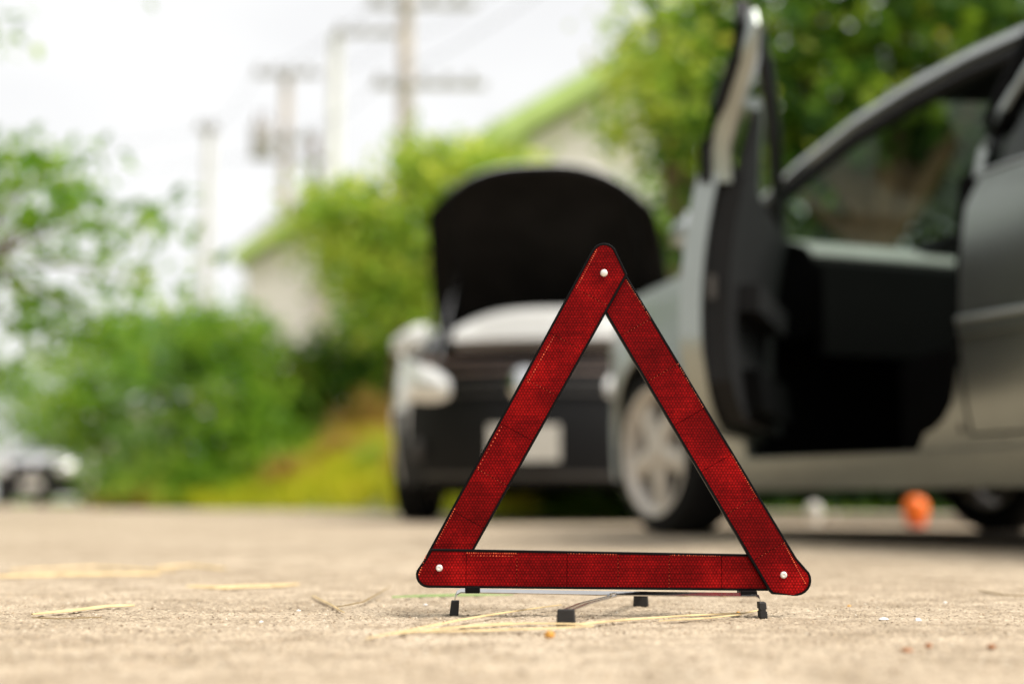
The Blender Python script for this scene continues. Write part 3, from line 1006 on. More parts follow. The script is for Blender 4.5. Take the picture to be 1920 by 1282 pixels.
        gp = part(MB().solid(f, [[(x, y - s * 0.02, z) for x, y, z in r] for r in f]).xform(T), 'frame_gusset', M['door_trim'], dr)
        part(MB().tube([(u, s * (side_v(u, .95) - 0.088 - 0.30 * (z - 0.95)), z) for u, z in gus], 0.021, 6).xform(T), 'gusset_edge', M[paint], gp)
        part(MB().tube([(1.32, s * 0.835, 0.80), (1.35, s * 0.875, 0.802), (1.47, s * 0.875, 0.806), (1.50, s * 0.830, 0.806)], 0.011, 6).xform(T), 'door_handle', M[paint], dr)
        part(MB().box((1.629, s * 0.765, 0.66), (0.010, 0.020, 0.06)).xform(T), 'latch', M['rim_back'], dr, False)
        # door mirror: rounded housing on a short arm
        mrows = []
        for k in range(7):
            t = k / 6
            sc = (1.0 - 0.45 * t * t) * math.sin(math.pi * (0.22 + 0.62 * t)) ** 0.5
            yy = s * (0.83 + 0.225 * t)
            mrows.append([(0.60 + 0.070 * sc * math.cos(a) - 0.02 * (1 - t), yy, 1.035 - 0.045 * t + 0.090 * sc * math.sin(a)) for a in [j * math.pi / 6 for j in range(12)]])
        mm = MB().grid(mrows, True)
        mm.f.append(tuple(range(12)))
        mm.f.append(tuple(range(72, 84)))
        mr = part(mm.xform(T), 'mirror_housing', M[paint], dr)
        part(MB().tube([(0.62, s * 0.77, 0.95), (0.61, s * 0.83, 0.985), (0.60, s * 0.90, 1.01)], 0.030, 8).xform(T), 'mirror_arm', M['trim'], mr)
        part(MB().box((0.655, s * 0.935, 1.012), (0.02, 0.13, 0.085)).xform(T), 'mirror_glass', M['chrome'], mr, False)

    # ---- front end: bowed bumper cover
    def uf(v, z):
        return -0.885 + 0.345 * (abs(v) / 0.72) ** 2.3 - 0.045 * (1 - ((z - 0.42) / 0.38) ** 2) + 0.035

    def fpatch(v0, v1, z0, z1, off, thick=0.02, n=14, m=4, zc=lambda v: 0.0):
        f, b = [], []
        for i in range(n + 1):
            v = v0 + (v1 - v0) * i / n
            f.append([(uf(v, z0 + (z1 - z0) * j / m) - off, v, z0 + (z1 - z0) * j / m + zc(v)) for j in range(m + 1)])
            b.append([(x + thick, y, z) for x, y, z in f[-1]])
        return MB().solid(f, b)
    bump = part(fpatch(-0.722, 0.722, 0.20, 0.775, 0.0, 0.03, 28, 10), 'front_bumper', M['trim' if fascia == 'dark' else paint])
    if fascia == 'dark':
        part(fpatch(-0.60, 0.60, 0.255, 0.555, 0.012, n=24, m=6), 'lower_grille', M['trim'], bump)
        for s in (-1, 1):
            part(side_panel(s, span(-0.598, -0.37, 6), lambda u: 0.20, lambda u: 0.56, 5, 0.02, 0.006), 'wing_cladding', M['trim'], bump)
        g = part(fpatch(-0.44, 0.44, 0.600, 0.735, 0.012, n=18), 'upper_grille', M['trim'], bump)
        for k in range(3):
            part(fpatch(-0.42, 0.42, 0.615 + k * 0.05, 0.624 + k * 0.05, 0.022, 0.015, n=14, m=1), 'grille_bar', M['rust' if k == 2 else 'rim_back'], g)
        part(fpatch(-0.55, 0.55, 0.225, 0.25, 0.03, n=20, m=1), 'lower_lip', M['rim_back'], bump)
        em = part(MB().lathe([(0.075, 0.0), (0.078, -0.02), (0.06, -0.028), (0.03, -0.03), (0.0, -0.03)], 24, 'y').xform(Matrix.Translation((uf(0, .66) - 0.015, 0, 0.655)) @ Matrix.Rotation(R(-90), 4, 'Z')), 'badge', M['chrome'], bump)
        pl = part(MB().box((uf(0, 0.4) - 0.035, 0.0, 0.385), (0.02, 0.36, 0.165)), 'number_plate', M['plate'], bump, False)
        for s in (-1, 1):
            part(MB().lathe([(0.0, -0.012), (0.04, -0.012), (0.055, -0.004), (0.058, 0.01)], 18, 'y').xform(Matrix.Translation((uf(0.58, .36) - 0.012, s * 0.575, 0.36)) @ Matrix.Rotation(R(-90 + s * 45), 4, 'Z')), 'fog_lamp', M['rim_back'], bump)
    else:
        part(fpatch(-0.5, 0.5, 0.26, 0.47, 0.012, n=20), 'lower_grille', M['trim'], bump)
        part(fpatch(-0.40, 0.40, 0.60, 0.72, 0.012, n=16), 'upper_grille', M['trim'], bump)
        part(MB().box((uf(0, 0.5) - 0.03, 0.0, 0.46), (0.02, 0.34, 0.15)), 'number_plate', M['plate'], bump, False)
    for s in (-1, 1):
        # headlamp: faceted lens wrapping the corner
        f, b = [], []
        for i in range(11):
            v = 0.40 + 0.318 * i / 10
            hh = 0.008 + 0.088 * math.sqrt(max(0.0, 1 - ((i - 8) / 8.4) ** 2))
            zl, zh = 0.640 + 0.006 * i - hh * 0.9, 0.640 + 0.0075 * i + hh
            f.append([(uf(v, zl + (zh - zl) * j / 4) - 0.016 - 0.012 * math.sin(math.pi * j / 4) - 0.045 * math.sin(math.pi * j / 4) * math.sin(math.pi * i / 10), s * v, zl + (zh - zl) * j / 4) for j in range(5)])
            b.append([(x + 0.03, y, z) for x, y, z in f[-1]])
        hl = part(MB().solid(f, b), 'headlamp', M['lamp'], bump)
        ext = []
        for i in range(7):
            u = -0.605 + 0.20 * i / 6
            ext.append([(u, s * (side_v(u, 0.69) + 0.004), 0.640 + 0.045 * i / 6), (u, s * (side_v(u, 0.75) + 0.004), 0.755 + 0.01 * i / 6)])
        part(MB().solid(ext, [[(x, y - s * 0.02, z) for x, y, z in r] for r in ext]), 'headlamp_wrap', M['lamp'], hl)
    # ---- bonnet (hinged at the cowl)
    hinge = Vector((0.42, 0, 0.955))
    HT = Matrix.Translation(hinge) @ Matrix.Rotation(open_hood, 4, 'Y') @ Matrix.Translation(-hinge)

    def hood_pt(t, q, dz=0.0, sh=1.0):
        """t: 0 nose..1 cowl, q: -1..1 across"""
        wid = (0.615 + 0.085 * min(1, max(0, t) * 1.6) ** 0.7) * sh
        v = q * wid
        u0 = -0.81 + 0.25 * abs(q) ** 2.8
        u1 = 0.42 - 0.10 * (1 - q * q)
        u = u0 + (u1 - u0) * t
        z = 0.795 + 0.155 * max(0, t) ** 0.85 + 0.045 * (1 - q * q) * (0.4 + 0.6 * t) - 0.05 * max(0, 0.16 - t) / 0.16
        return Vector((u, v, z + dz))
    ts, qs = [k / 12 for k in range(13)], [-1 + k / 9 for k in range(19)]
    hd = part(MB().solid([[hood_pt(t, q) for q in qs] for t in ts], [[hood_pt(t, q, -0.022) for q in qs] for t in ts]).xform(HT), 'bonnet', M[paint])
    part(MB().solid([[hood_pt(-0.004 + 1.008 * t, q, -0.020, 1.006) for q in qs] for t in ts], [[hood_pt(0.01 + 0.98 * t, q, -0.040 - 0.012 * (1 - q * q), 0.985) for q in qs] for t in ts]).xform(HT), 'bonnet_liner', M['liner'], hd)
    if open_hood:
        part(MB().tube([hood_pt(0.03 + 0.94 * t, -0.80, -0.058) for t in ts], 0.012, 6).xform(HT), 'liner_rib', M['trim'], hd)
        part(MB().tube([hood_pt(0.03 + 0.94 * t, 0.80, -0.058) for t in ts], 0.012, 6).xform(HT), 'liner_rib', M['trim'], hd)
        a = Vector((-0.55, 0.52, 0.80))
        bq = HT @ hood_pt(0.45, 0.72, -0.05)
        part(MB().tube([a, (a + bq) / 2, bq], 0.006, 6), 'prop_rod', M['steel'])
        # engine bay: slam panel, engine block, pale cover
        part(MB().box((-0.62, 0, 0.775), (0.10, 1.16, 0.05)), 'slam_panel', M['rust'], None, False)
        part(MB().box((-0.10, 0, 0.55), (0.80, 1.20, 0.36)), 'engine', M['engine'], None, False)
        f, b = [], []
        for i in range(13):
            q = -1 + i / 6
            zz = 0.955 + 0.095 * (1 - abs(q) ** 2.8)
            f.append([(-0.62 + 0.03 * q * q, -0.05 + 0.49 * q, 0.895), (-0.60 + 0.03 * q * q, -0.05 + 0.49 * q, zz - 0.03), (-0.54, -0.05 + 0.48 * q, zz), (-0.30, -0.05 + 0.46 * q, zz + 0.02)])
            b.append([(-0.50, -0.05 + 0.47 * q, 0.86), (-0.48, -0.05 + 0.47 * q, zz - 0.06), (-0.44, -0.05 + 0.46 * q, zz - 0.05), (-0.28, -0.05 + 0.44 * q, zz - 0.03)])
        part(MB().solid(f, b), 'engine_cover', M['white_paint'])
    else:
        part(MB().box((-0.10, 0, 0.50), (0.80, 1.20, 0.36)), 'engine', M['engine'], None, False)
    # cowl
    part(MB().tube([(0.44, -0.70, 0.935), (0.36, -0.35, 0.955), (0.33, 0, 0.96), (0.36, 0.35, 0.955), (0.44, 0.70, 0.935)], 0.03, 8), 'cowl', M['trim'])

    # ---- glasshouse
    def ws_pt(t, q):
        u = 0.20 + 1.08 * t
        z, v = rail(u)
        bow = (1 - q * q)
        return Vector((u - 0.10 * bow * (1 - 0.5 * t), v * 0.985 * q, z - 0.018 + 0.045 * bow * t))
    part(MB().grid([[ws_pt(t, q) for q in qs] for t in ts]), 'windscreen', M[glass])

    def roof_pt(t, q, dz=0):
        u = 1.26 + 1.24 * t
        z, v = rail(u)
        return Vector((u, v * q, z - 0.012 + 0.055 * (1 - q * q) * (0.75 + 0.25 * math.sin(math.pi * t)) + dz))
    part(MB().solid([[roof_pt(t, q) for q in qs] for t in ts], [[roof_pt(t, q, -0.03) for q in qs] for t in ts]), 'roof', M[paint])
    part(MB().grid([[roof_pt(t, q * 0.97, -0.045) for q in qs] for t in ts]), 'headlining', M['interior'])

    def rw_pt(t, q):
        u = 2.46 + 0.64 * t
        z, v = rail(u)
        return Vector((u + 0.05 * (1 - q * q), v * 0.985 * q, z - 0.012 + 0.05 * (1 - q * q) * (1 - 0.5 * t)))
    part(MB().grid([[rw_pt(t, q) for q in qs] for t in ts]), 'rear_window', M['dark_pane'])
    # ---- boot and tail
    f = [[(3.10 + 0.36 * t, q * (0.70 - 0.02 * t), 1.0 + 0.03 * (1 - q * q)) for q in qs] for t in ts]
    part(MB().solid(f, [[(x, y, z - 0.03) for x, y, z in r] for r in f]), 'boot_lid', M[paint])
    f = []
    for i in range(21):
        q = -1 + i / 10
        f.append([(3.52 - 0.10 * abs(q) ** 2.6 - 0.06 * abs(k / 6 - 0.45), 0.755 * q, 0.24 + 0.76 * k / 6) for k in range(7)])
    tail = part(MB().solid(f, [[(x - 0.03, y, z) for x, y, z in r] for r in f]), 'rear_bumper', M[paint])
    for s in (-1, 1):
        part(MB().box((3.47, s * 0.60, 0.84), (0.06, 0.24, 0.15)), 'tail_lamp', M['red_lens'], tail, False)
    # ---- cabin and underside
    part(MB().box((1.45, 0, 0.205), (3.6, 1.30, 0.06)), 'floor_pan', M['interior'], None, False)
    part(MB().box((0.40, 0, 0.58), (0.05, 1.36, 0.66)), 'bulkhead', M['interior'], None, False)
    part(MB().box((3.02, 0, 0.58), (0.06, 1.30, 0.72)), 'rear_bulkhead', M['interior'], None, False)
    f, b = [], []
    for i in range(13):
        q = -1 + i / 6
        f.append([(0.47 - 0.08 * (1 - q * q), 0.66 * q, 0.985), (0.58, 0.66 * q, 0.975), (0.70, 0.66 * q, 0.935), (0.76, 0.66 * q, 0.875), (0.72, 0.66 * q, 0.66)])
        b.append([(0.45, 0.66 * q, 0.65), (0.5, 0.66 * q, 0.65), (0.6, 0.66 * q, 0.65), (0.65, 0.66 * q, 0.65), (0.68, 0.66 * q, 0.64)])
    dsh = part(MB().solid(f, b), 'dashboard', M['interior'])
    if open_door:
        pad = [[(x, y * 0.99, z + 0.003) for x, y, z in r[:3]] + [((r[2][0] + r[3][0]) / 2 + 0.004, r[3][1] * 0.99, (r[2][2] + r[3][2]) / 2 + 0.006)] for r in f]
        part(MB().solid(pad, [[(x, y, z - 0.012) for x, y, z in r] for r in pad]), 'dash_lit_top', M['dash_lit'], dsh)  # light through the windscreen painted as a paler top on the dark dashboard
        part(MB().solid([[(0.775, q * 0.645, 0.58 + 0.29 * k / 3) for k in range(4)] for q in (-1, 0, 1)], [[(0.73, q * 0.645, 0.58 + 0.29 * k / 3) for k in range(4)] for q in (-1, 0, 1)]), 'fascia_panel', M['interior'])
        hump = [[(0.50 + 0.2 * k / 4, y, 0.955 + 0.085 * math.sin(math.pi * j / 6)) for j, y in enumerate(np.linspace(-0.16, 0.20, 7))] for k in range(5)]
        part(MB().solid(hump, [[(x, y, 0.92) for x, y, z in r] for r in hump]), 'instrument_hood', M['interior'])
    sw = [(0.88 - 0.09 * math.sin(a), 0.36 + 0.185 * math.cos(a), 0.80 + 0.165 * math.sin(a)) for a in [k * math.pi / 12 for k in range(25)]]
    st = part(MB().tube(sw, 0.016, 8), 'steering_wheel', M['interior'])
    part(MB().tube([(0.88, 0.18, 0.80), (0.87, 0.36, 0.79), (0.88, 0.54, 0.80)], 0.02, 6), 'wheel_spoke', M['interior'], st)
    for s in (-1, 1):
        seat = MB()
        f = [[(1.10 + 0.50 * k / 6, s * 0.36 + q * 0.25, 0.50 + 0.04 * math.sin(math.pi * k / 6) - 0.03 * (k / 6) + 0.02 * q * q) for q in (-1, -0.5, 0, 0.5, 1)] for k in range(7)]
        seat.solid(f, [[(x, y, 0.25) for x, y, z in r] for r in f])
        bk = part(seat, 'seat', M['interior'])
        f = [[(1.58 + 0.24 * k / 6 - 0.02 * q * q, s * 0.36 + q * 0.245 * (1 - 0.15 * k / 6), 0.48 + 0.56 * k / 6) for q in (-1, -0.5, 0, 0.5, 1)] for k in range(7)]
        part(MB().solid(f, [[(x + 0.13, y, z) for x, y, z in r] for r in f]), 'backrest', M['interior'], bk)
        f = [[(1.83 + 0.03 * k / 3, s * 0.36 + q * 0.12, 1.06 + 0.16 * k / 3) for q in (-1, 0, 1)] for k in range(4)]
        part(MB().solid(f, [[(x + 0.08, y, z) for x, y, z in r] for r in f]), 'headrest', M['interior'], bk)
    f = [[(2.15 + 0.45 * k / 4, q * 0.60, 0.52) for q in (-1, 0, 1)] for k in range(5)]
    part(MB().solid(f, [[(x, y, 0.25) for x, y, z in r] for r in f]), 'rear_seat', M['interior'])
    f = [[(2.60 + 0.26 * k / 4, q * 0.60, 0.5 + 0.52 * k / 4) for q in (-1, 0, 1)] for k in range(5)]
    part(MB().solid(f, [[(x + 0.12, y, z) for x, y, z in r] for r in f]), 'rear_backrest', M['interior'])

    # ---- wheels
    tyre_me = MB().lathe([(0.215, 0.09), (0.225, 0.098), (0.262, 0.102), (0.284, 0.092), (0.296, 0.070), (0.298, 0.0), (0.296, -0.070), (0.284, -0.092), (0.262, -0.102), (0.225, -0.098), (0.215, -0.09), (0.205, 0.0)], 48, 'y', closed=True).mesh('tyre', M['rubber'], True)
    rim_mb = MB().lathe([(0.205, 0.075), (0.205, -0.075), (0.214, -0.090), (0.231, -0.1015), (0.231, -0.106), (0.218, -0.106), (0.206, -0.092), (0.196, -0.072), (0.192, 0.07)], 48, 'y', closed=True)
    rim_me = rim_mb.mesh('rim', M['rim'], True)
    sp = MB()
    prof = [(0.05, 0.045, -0.098), (0.10, 0.038, -0.098), (0.15, 0.036, -0.092), (0.205, 0.050, -0.080)]
    f = [[(x, y, w * k) for k, y in ((-1, y + 0.012), (-0.5, y), (0.5, y), (1, y + 0.012))] for x, w, y in prof]
    sp.solid(f, [[(x, y + 0.03, z * 1.02) for x, y, z in r] for r in f])
    sp_me = sp.mesh('spoke', M['rim'], True)
    hub_me = MB().lathe([(0.0, -0.106), (0.03, -0.106), (0.036, -0.100), (0.062, -0.096), (0.070, -0.085), (0.07, -0.03), (0, -0.03)], 24, 'y').mesh('hub', M['rim'], True)
    br_me = MB().lathe([(0.0, -0.030), (0.15, -0.030), (0.15, -0.045), (0.185, -0.045), (0.185, -0.015), (0.0, -0.015)], 24, 'y').mesh('brake_disc', M['rim_back'], True)

    def put(me, nm, parent, rot=0.0):
        o = bpy.data.objects.new(nm, me)
        COL.objects.link(o)
        o.parent = parent
        if rot: o.rotation_euler = (0, rot, 0)
        return o
    for s in (-1, 1):
        for uc in (0, WB):
            we = put(tyre_me, 'wheel', root)
            we.location = (uc, s * 0.735, WZ - 0.003)
            if s > 0: we.rotation_euler = (0, 0, math.pi)
            put(rim_me, 'rim', we)
            put(hub_me, 'hub', we)
            put(br_me, 'brake_disc', we)
            for k in range(5): put(sp_me, 'spoke', we, k * 2 * math.pi / 5 + 0.3)
    return root


TH = R(67)
nvec = Vector((math.sin(TH), math.cos(TH), 0))
grey_root = Vector((0.512, 5.1, 0)) + nvec * 0.83
make_car('parked_car', 'dark grey sedan with its front door swung open, nearest car behind the triangle', grey_root, -TH, 'grey_paint', open_door=R(40), glass='pane')
PH = R(9)
make_car('broken_down_car', 'white car facing the camera with its bonnet raised, behind the warning triangle',
         (0.205, 8.05, 0), R(90) - PH, 'white_paint', zs=1.10, open_hood=R(50), glass='dark_pane', fascia='dark')
c = at(62, 900, 25.5)
make_car('distant_car', 'blurred silver car far off at the left edge of the road', (c.x, 26.2, 0), R(90) + R(3), 'silver_paint', glass='pane', fascia='dark', far=True)


# ------------------------------------------------------------------ vegetation
def leaf_mesh(name, clumps, n, size, mat, aspect=0.45, droop=0.3):
    """clumps: (x,y,z,rx,ry,rz,weight); leaves gathered in sprays inside each clump"""
    w = np.array([c[6] for c in clumps], float)
    w /= w.sum()
    vs, fs = [], []
    sprays = []
    per = 9
    ns = max(1, n // per)
    pick = rng.choice(len(clumps), ns, p=w)
    dirs = rng.normal(size=(ns, 3))
    dirs /= np.linalg.norm(dirs, axis=1)[:, None]
    rad = rng.random(ns) ** 0.45
    out = np.zeros((ns * per * 4, 3))
    k = 0
    for i in range(ns):
        c = clumps[pick[i]]
        p = np.array(c[:3]) + dirs[i] * rad[i] * np.array(c[3:6])
        sd = rng.normal(size=3)
        sd[2] = abs(sd[2]) * 0.4 - droop
        sd /= np.linalg.norm(sd)
        ln = size * 3.0
        for j in range(per):
            q = p + sd * ln * (j / per) + rng.normal(size=3) * size * 0.55
            d = sd * 0.6 + rng.normal(size=3) * 0.6
            d[2] -= droop * 0.5
            d /= np.linalg.norm(d)
            a = np.cross(d, rng.normal(size=3))
            a /= np.linalg.norm(a)
            s = size * (0.65 + 0.7 * rng.random())
            out[k] = q
            out[k + 1] = q + d * s * 0.45 + a * s * aspect * 0.5
            out[k + 2] = q + d * s
            out[k + 3] = q + d * s * 0.45 - a * s * aspect * 0.5
            k += 4
    fs = np.arange(k).reshape(-1, 4).tolist()
    me = bpy.data.meshes.new(name)
    me.from_pydata(out.tolist(), [], fs)
    me.materials.append(mat)
    return me


def tree(name, label, cat, base, trunk_r, clumps, n, size, mat, group=None, trunk_h=None, aspect=0.45, twigs=None):
    """tapered trunk with limbs to the leaf masses, and a crown of leaf sprays"""
    base = Vector(base)
    root = empty(name, base)
    tag(root, label, cat, group)
    loc = [(c[0] - base.x, c[1] - base.y, c[2] - base.z, *c[3:]) for c in clumps]
    o = bpy.data.objects.new('crown', leaf_mesh('crown', loc, n, size, mat, aspect))
    COL.objects.link(o)
    o.parent = root
    mb = MB()
    cen = Vector((sum(c[0] for c in loc) / len(loc), sum(c[1] for c in loc) / len(loc), sum(c[2] for c in loc) / len(loc)))
    h = trunk_h or max(0.3, cen.z * 0.55)
    fork = Vector((cen.x * 0.35, cen.y * 0.35, h))
    mb.tube([(0, 0, -0.15), (fork.x * 0.3 + 0.02, fork.y * 0.3, h * 0.4), tuple(fork)], [trunk_r * 1.15, trunk_r * 0.9, trunk_r * 0.7], 8)
    for ci, c in enumerate(loc):
        e = Vector(c[:3])
        if twigs and ci in twigs:
            a0 = Vector(loc[twigs[ci]][:3])
            mb.tube([a0, (a0 + e) / 2 + Vector((0, 0, 0.04)), e], [trunk_r * 0.15, trunk_r * 0.1, trunk_r * 0.06], 6)
            continue
        mid = fork + (e - fork) * 0.5 + Vector((random.uniform(-.1, .1), random.uniform(-.1, .1), 0.08)) * (e - fork).length
        mb.tube([fork, mid, e], [trunk_r * 0.5, trunk_r * 0.32, trunk_r * 0.12], 6)
    mb.build('trunk', M['bark'], root, smooth=True)
    return root


def cl(px, py, Y, rx, rz, ry=None, w=1.0):
    """leaf mass centred on a photo direction at depth Y; radii in metres"""
    p = at(px, py, Y)
    return (p.x, p.y, p.z, rx, ry if ry else rx, rz, w)


def gbase(px, Y):
    x = (px - 960) / FPX * Y
    return (x, Y, ground_z(x, Y))


# sparse tree at the left edge
tree('roadside_tree', 'sparse leafy tree at the left edge with sky showing through', 'tree', gbase(-150, 9.0), 0.038,
     [cl(-40, 260, 9, .55, .5), cl(40, 330, 8.8, .38, .32), cl(95, 300, 9.1, .26, .20, w=.5), cl(20, 450, 9, .45, .35), cl(130, 390, 8.8, .30, .20, w=.6), cl(170, 410, 9.2, .38, .22, w=.6),
      cl(245, 420, 9, .28, .12, w=.35), cl(60, 560, 9.2, .42, .30, w=.8), cl(255, 520, 9.0, .24, .17, w=.55), cl(180, 600, 9.3, .50, .26, w=.9), cl(90, 680, 9.5, .5, .3, w=.8), cl(-60, 620, 9.2, .4, .4),
      cl(-110, -190, 8.8, .4, .3, w=.5), cl(180, -62, 8.6, .20, .09, w=.3), cl(-60, 60, 8.8, .5, .4, w=.7)],
     1250, 0.135, M['leaf_mid'], trunk_h=1.6, twigs={13: 12})

# shrubs and low trees along the far edge of the road
G = 'shrubs along the road edge'
tree('shrub', 'loose green shrub beside the distant silver car', 'shrub', gbase(205, 19.5), 0.05, [cl(190, 690, 19.5, .75, .6), cl(160, 790, 19.5, .6, .5), cl(235, 640, 19.8, .6, .5), cl(225, 880, 19.2, .5, .35, w=.5)], 3200, 0.15, M['leaf_mid'], G)
tree('shrub', 'tall grey-green shrub right of the loose shrub', 'shrub', gbase(330, 18.6), 0.05, [cl(320, 700, 18.6, .8, .7), cl(370, 640, 18.9, .6, .5), cl(330, 830, 18.4, .75, .6), cl(290, 900, 18.2, .6, .35)], 4800, 0.15, M['leaf_blue'], G)
tree('shrub', 'rounded mid green shrub in the middle of the left hedge', 'shrub', gbase(440, 18.0), 0.05, [cl(440, 640, 18.2, .65, .6), cl(430, 760, 18, .75, .65), cl(470, 850, 17.9, .7, .5), cl(400, 900, 17.6, .7, .3)], 4600, 0.14, M['leaf_mid'], G)
tree('shrub', 'dark green shrub above the yellow grass bank', 'shrub', gbase(570, 20.5), 0.06, [cl(560, 700, 20, .85, .55), cl(600, 760, 20, .9, .6), cl(660, 690, 20.5, .8, .5), cl(520, 780, 19.8, .6, .6)], 4200, 0.15, M['leaf_dark'], G)
tree('shrub', 'green shrub between the cream house and the white car', 'shrub', gbase(700, 21), 0.06, [cl(720, 640, 21, .7, .6), cl(690, 740, 21, .7, .6), cl(760, 720, 21, .8, .8), cl(740, 800, 20, .9, .5)], 3600, 0.15, M['leaf_mid'], G)
tree('shrub', 'low yellow-green shrub at the foot of the left hedge', 'shrub', gbase(285, 17.7), 0.03, [cl(290, 890, 17.7, .42, .25), cl(330, 920, 17.5, .5, .2), cl(255, 915, 17.7, .35, .2)], 1500, 0.10, M['leaf_light'], G)
tree('shrub', 'small green shrub behind the distant silver car', 'shrub', gbase(60, 33), 0.06, [cl(30, 740, 33, 1.5, 1.2), cl(120, 760, 33, 1.4, 1.1), cl(-60, 720, 33, 1.6, 1.4), cl(80, 860, 33, 1.6, .9)], 6000, 0.14, M['leaf_mid'], G)

# bright trees behind the white car
tree('garden_tree', 'bright yellow-green tree above the white car, left of its bonnet', 'tree', gbase(735, 19.0), 0.10,
     [cl(640, 420, 19, .60, .55), cl(690, 500, 19, .6, .7), cl(760, 400, 19.2, .65, .6), cl(835, 330, 19.4, .65, .5), cl(900, 370, 19.4, .7, .6), cl(760, 560, 19, .75, .7), cl(840, 480, 19, .8, .8), cl(930, 320, 19.8, .55, .4, w=.7), cl(780, 300, 19.5, .5, .25, w=.5), cl(610, 385, 19, .35, .25, w=.4)],
     6000, 0.18, M['leaf_light'], 'trees behind the cars')
tree('garden_tree', 'deep green tree directly behind the raised bonnet', 'tree', gbase(960, 22), 0.10,
     [cl(700, 560, 22, .8, .9), cl(800, 500, 22, .9, .9), cl(900, 520, 22, 1.2, 1.2), cl(1050, 560, 22, 1.4, 1.2), cl(1180, 540, 22, 1.3, 1.2), cl(880, 650, 22, 1.2, 1.0)],
     6000, 0.18, M['leaf_mid'], 'trees behind the cars')
# big shade trees at the right
tree('shade_tree', 'lime green tree left of the open car door', 'tree', gbase(1270, 12.5), 0.12,
     [cl(1215, 120, 12.5, .28, .26, w=.6), cl(1290, 130, 12.3, .5, .35), cl(1250, 210, 12.3, .45, .30), cl(1330, 60, 12.5, .5, .45), cl(1300, 260, 12.4, .42, .28, w=.7), cl(1400, 180, 12.6, .6, .6), cl(1330, -60, 12.5, .6, .5), cl(1230, 20, 12.5, .35, .28, w=.5)],
     2300, 0.16, M['leaf_light'], 'trees behind the cars')
tree('shade_tree', 'large dark green tree overhanging the grey car', 'tree', gbase(1620, 10.5), 0.16,
     [cl(1480, 100, 10.5, .7, .6), cl(1600, 60, 10.3, .8, .6), cl(1720, 120, 10.5, .8, .6), cl(1840, 30, 10.5, .8, .6), cl(1500, 260, 10.6, .7, .5), cl(1620, 220, 10.6, .8, .6), cl(1760, 250, 10.8, .8, .6), cl(1900, 180, 10.8, .8, .7),
      cl(1450, -60, 10.5, .8, .6), cl(1620, -90, 10.5, .9, .6), cl(1800, -90, 10.5, .9, .6), cl(2000, 60, 10.5, .9, .9), cl(2080, -60, 10.3, .9, .8), cl(1360, 300, 11.2, .5, .5, w=.6)],
     6500, 0.185, M['leaf_dark'], 'trees behind the cars')
tree('hedge_shrub', 'dark hedge shrub seen through the windscreen of the grey car', 'shrub', gbase(1640, 11.8), 0.08,
     [cl(1450, 420, 11.8, .8, .8), cl(1580, 400, 11.8, .9, .8), cl(1720, 420, 11.8, .9, .8), cl(1860, 400, 11.8, 1.0, .9), cl(1500, 640, 11.8, 1.0, .9), cl(1700, 650, 11.8, 1.0, .9), cl(1900, 640, 11.8, 1.1, .9), cl(1560, 840, 11.6, 1.0, .5), cl(1800, 840, 11.6, 1.0, .5), cl(2050, 500, 11.6, 1.2, 1.3)],
     8000, 0.16, M['leaf_dark'], 'trees behind the cars')
tree('hedge_shrub', 'green hedge shrub behind the open car door', 'shrub', gbase(1330, 14.0), 0.07,
     [cl(1260, 440, 14, .8, .7), cl(1380, 420, 14, .8, .8), cl(1300, 620, 14, 1.1, .9), cl(1180, 760, 14, .9, .7), cl(1400, 780, 14, 1.2, .8), cl(1240, 880, 13.8, 1.0, .3)],
     9000, 0.11, M['leaf_mid'], 'trees behind the cars')
tree('hedge_shrub', 'low shrub along the verge seen under the grey car, shade put into its leaf colour', 'shrub', gbase(1600, 9.2), 0.05,
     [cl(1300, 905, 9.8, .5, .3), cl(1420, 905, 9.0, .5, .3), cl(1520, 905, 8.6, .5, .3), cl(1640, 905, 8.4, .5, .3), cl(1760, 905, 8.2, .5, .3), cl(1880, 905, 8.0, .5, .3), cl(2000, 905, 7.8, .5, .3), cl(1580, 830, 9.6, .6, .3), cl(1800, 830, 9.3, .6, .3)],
     14000, 0.10, M['leaf_shaded'], 'trees behind the cars')
# unseen trees added at the left to darken reflections in the grey car
for i, (x, y, s_) in enumerate(((-6.4, 6.6, 1.25), (-6.4, 3.6, 1.3), (-6.2, 0.4, 1.25))):
    lb = ['added out-of-view tree farthest from the camera in the left row', 'added out-of-view tree in the middle of the left row', 'added out-of-view tree level with the camera in the left row'][i]
    tree('roadside_tree', lb, 'tree', (x, y, -0.04), 0.14,
         [(x + dx * s_, y + dy * s_, z * s_, 1.1 * s_, 1.2 * s_, 0.9 * s_, 1) for dx, dy, z in ((0, 0, 3.4), (.3, 1.2, 2.5), (-.3, -1.2, 2.6), (.5, .3, 1.5), (0, 1.2, .9), (0, -1.2, .9), (.2, 0, .6))],
         8000, 0.24, M['leaf_dark'], 'out-of-view trees added left of the road')


for i, (px, Y, sz, mt, lb) in enumerate((
        (505, 17.6, .34, 'leaf_light', 'small yellow-green weed at the left foot of the grass bank'),
        (585, 18.4, .40, 'leaf_mid', 'green weed clump halfway up the grass bank'),
        (640, 17.2, .30, 'dry_grass', 'dry brown weed low on the grass bank'),
        (690, 18.6, .45, 'dry_grass', 'tall dry brown weed near the top of the bank beside the white car'),
        (715, 16.4, .28, 'leaf_light', 'bright weed at the bank foot beside the white car'),
        (545, 16.8, .26, 'dry_grass', 'short dry weed near the road on the grass bank'))):
    b0 = gbase(px, Y)
    tree('weed', lb, 'weed', b0, 0.012, [(b0[0] + dx * sz, b0[1], b0[2] + dz * sz, sz * .55, sz * .5, sz * .45, 1) for dx, dz in ((0, .9), (-.6, .5), (.6, .5), (.2, .3))],
         1100, 0.085, M[mt], 'weeds on the grass bank', aspect=0.22)


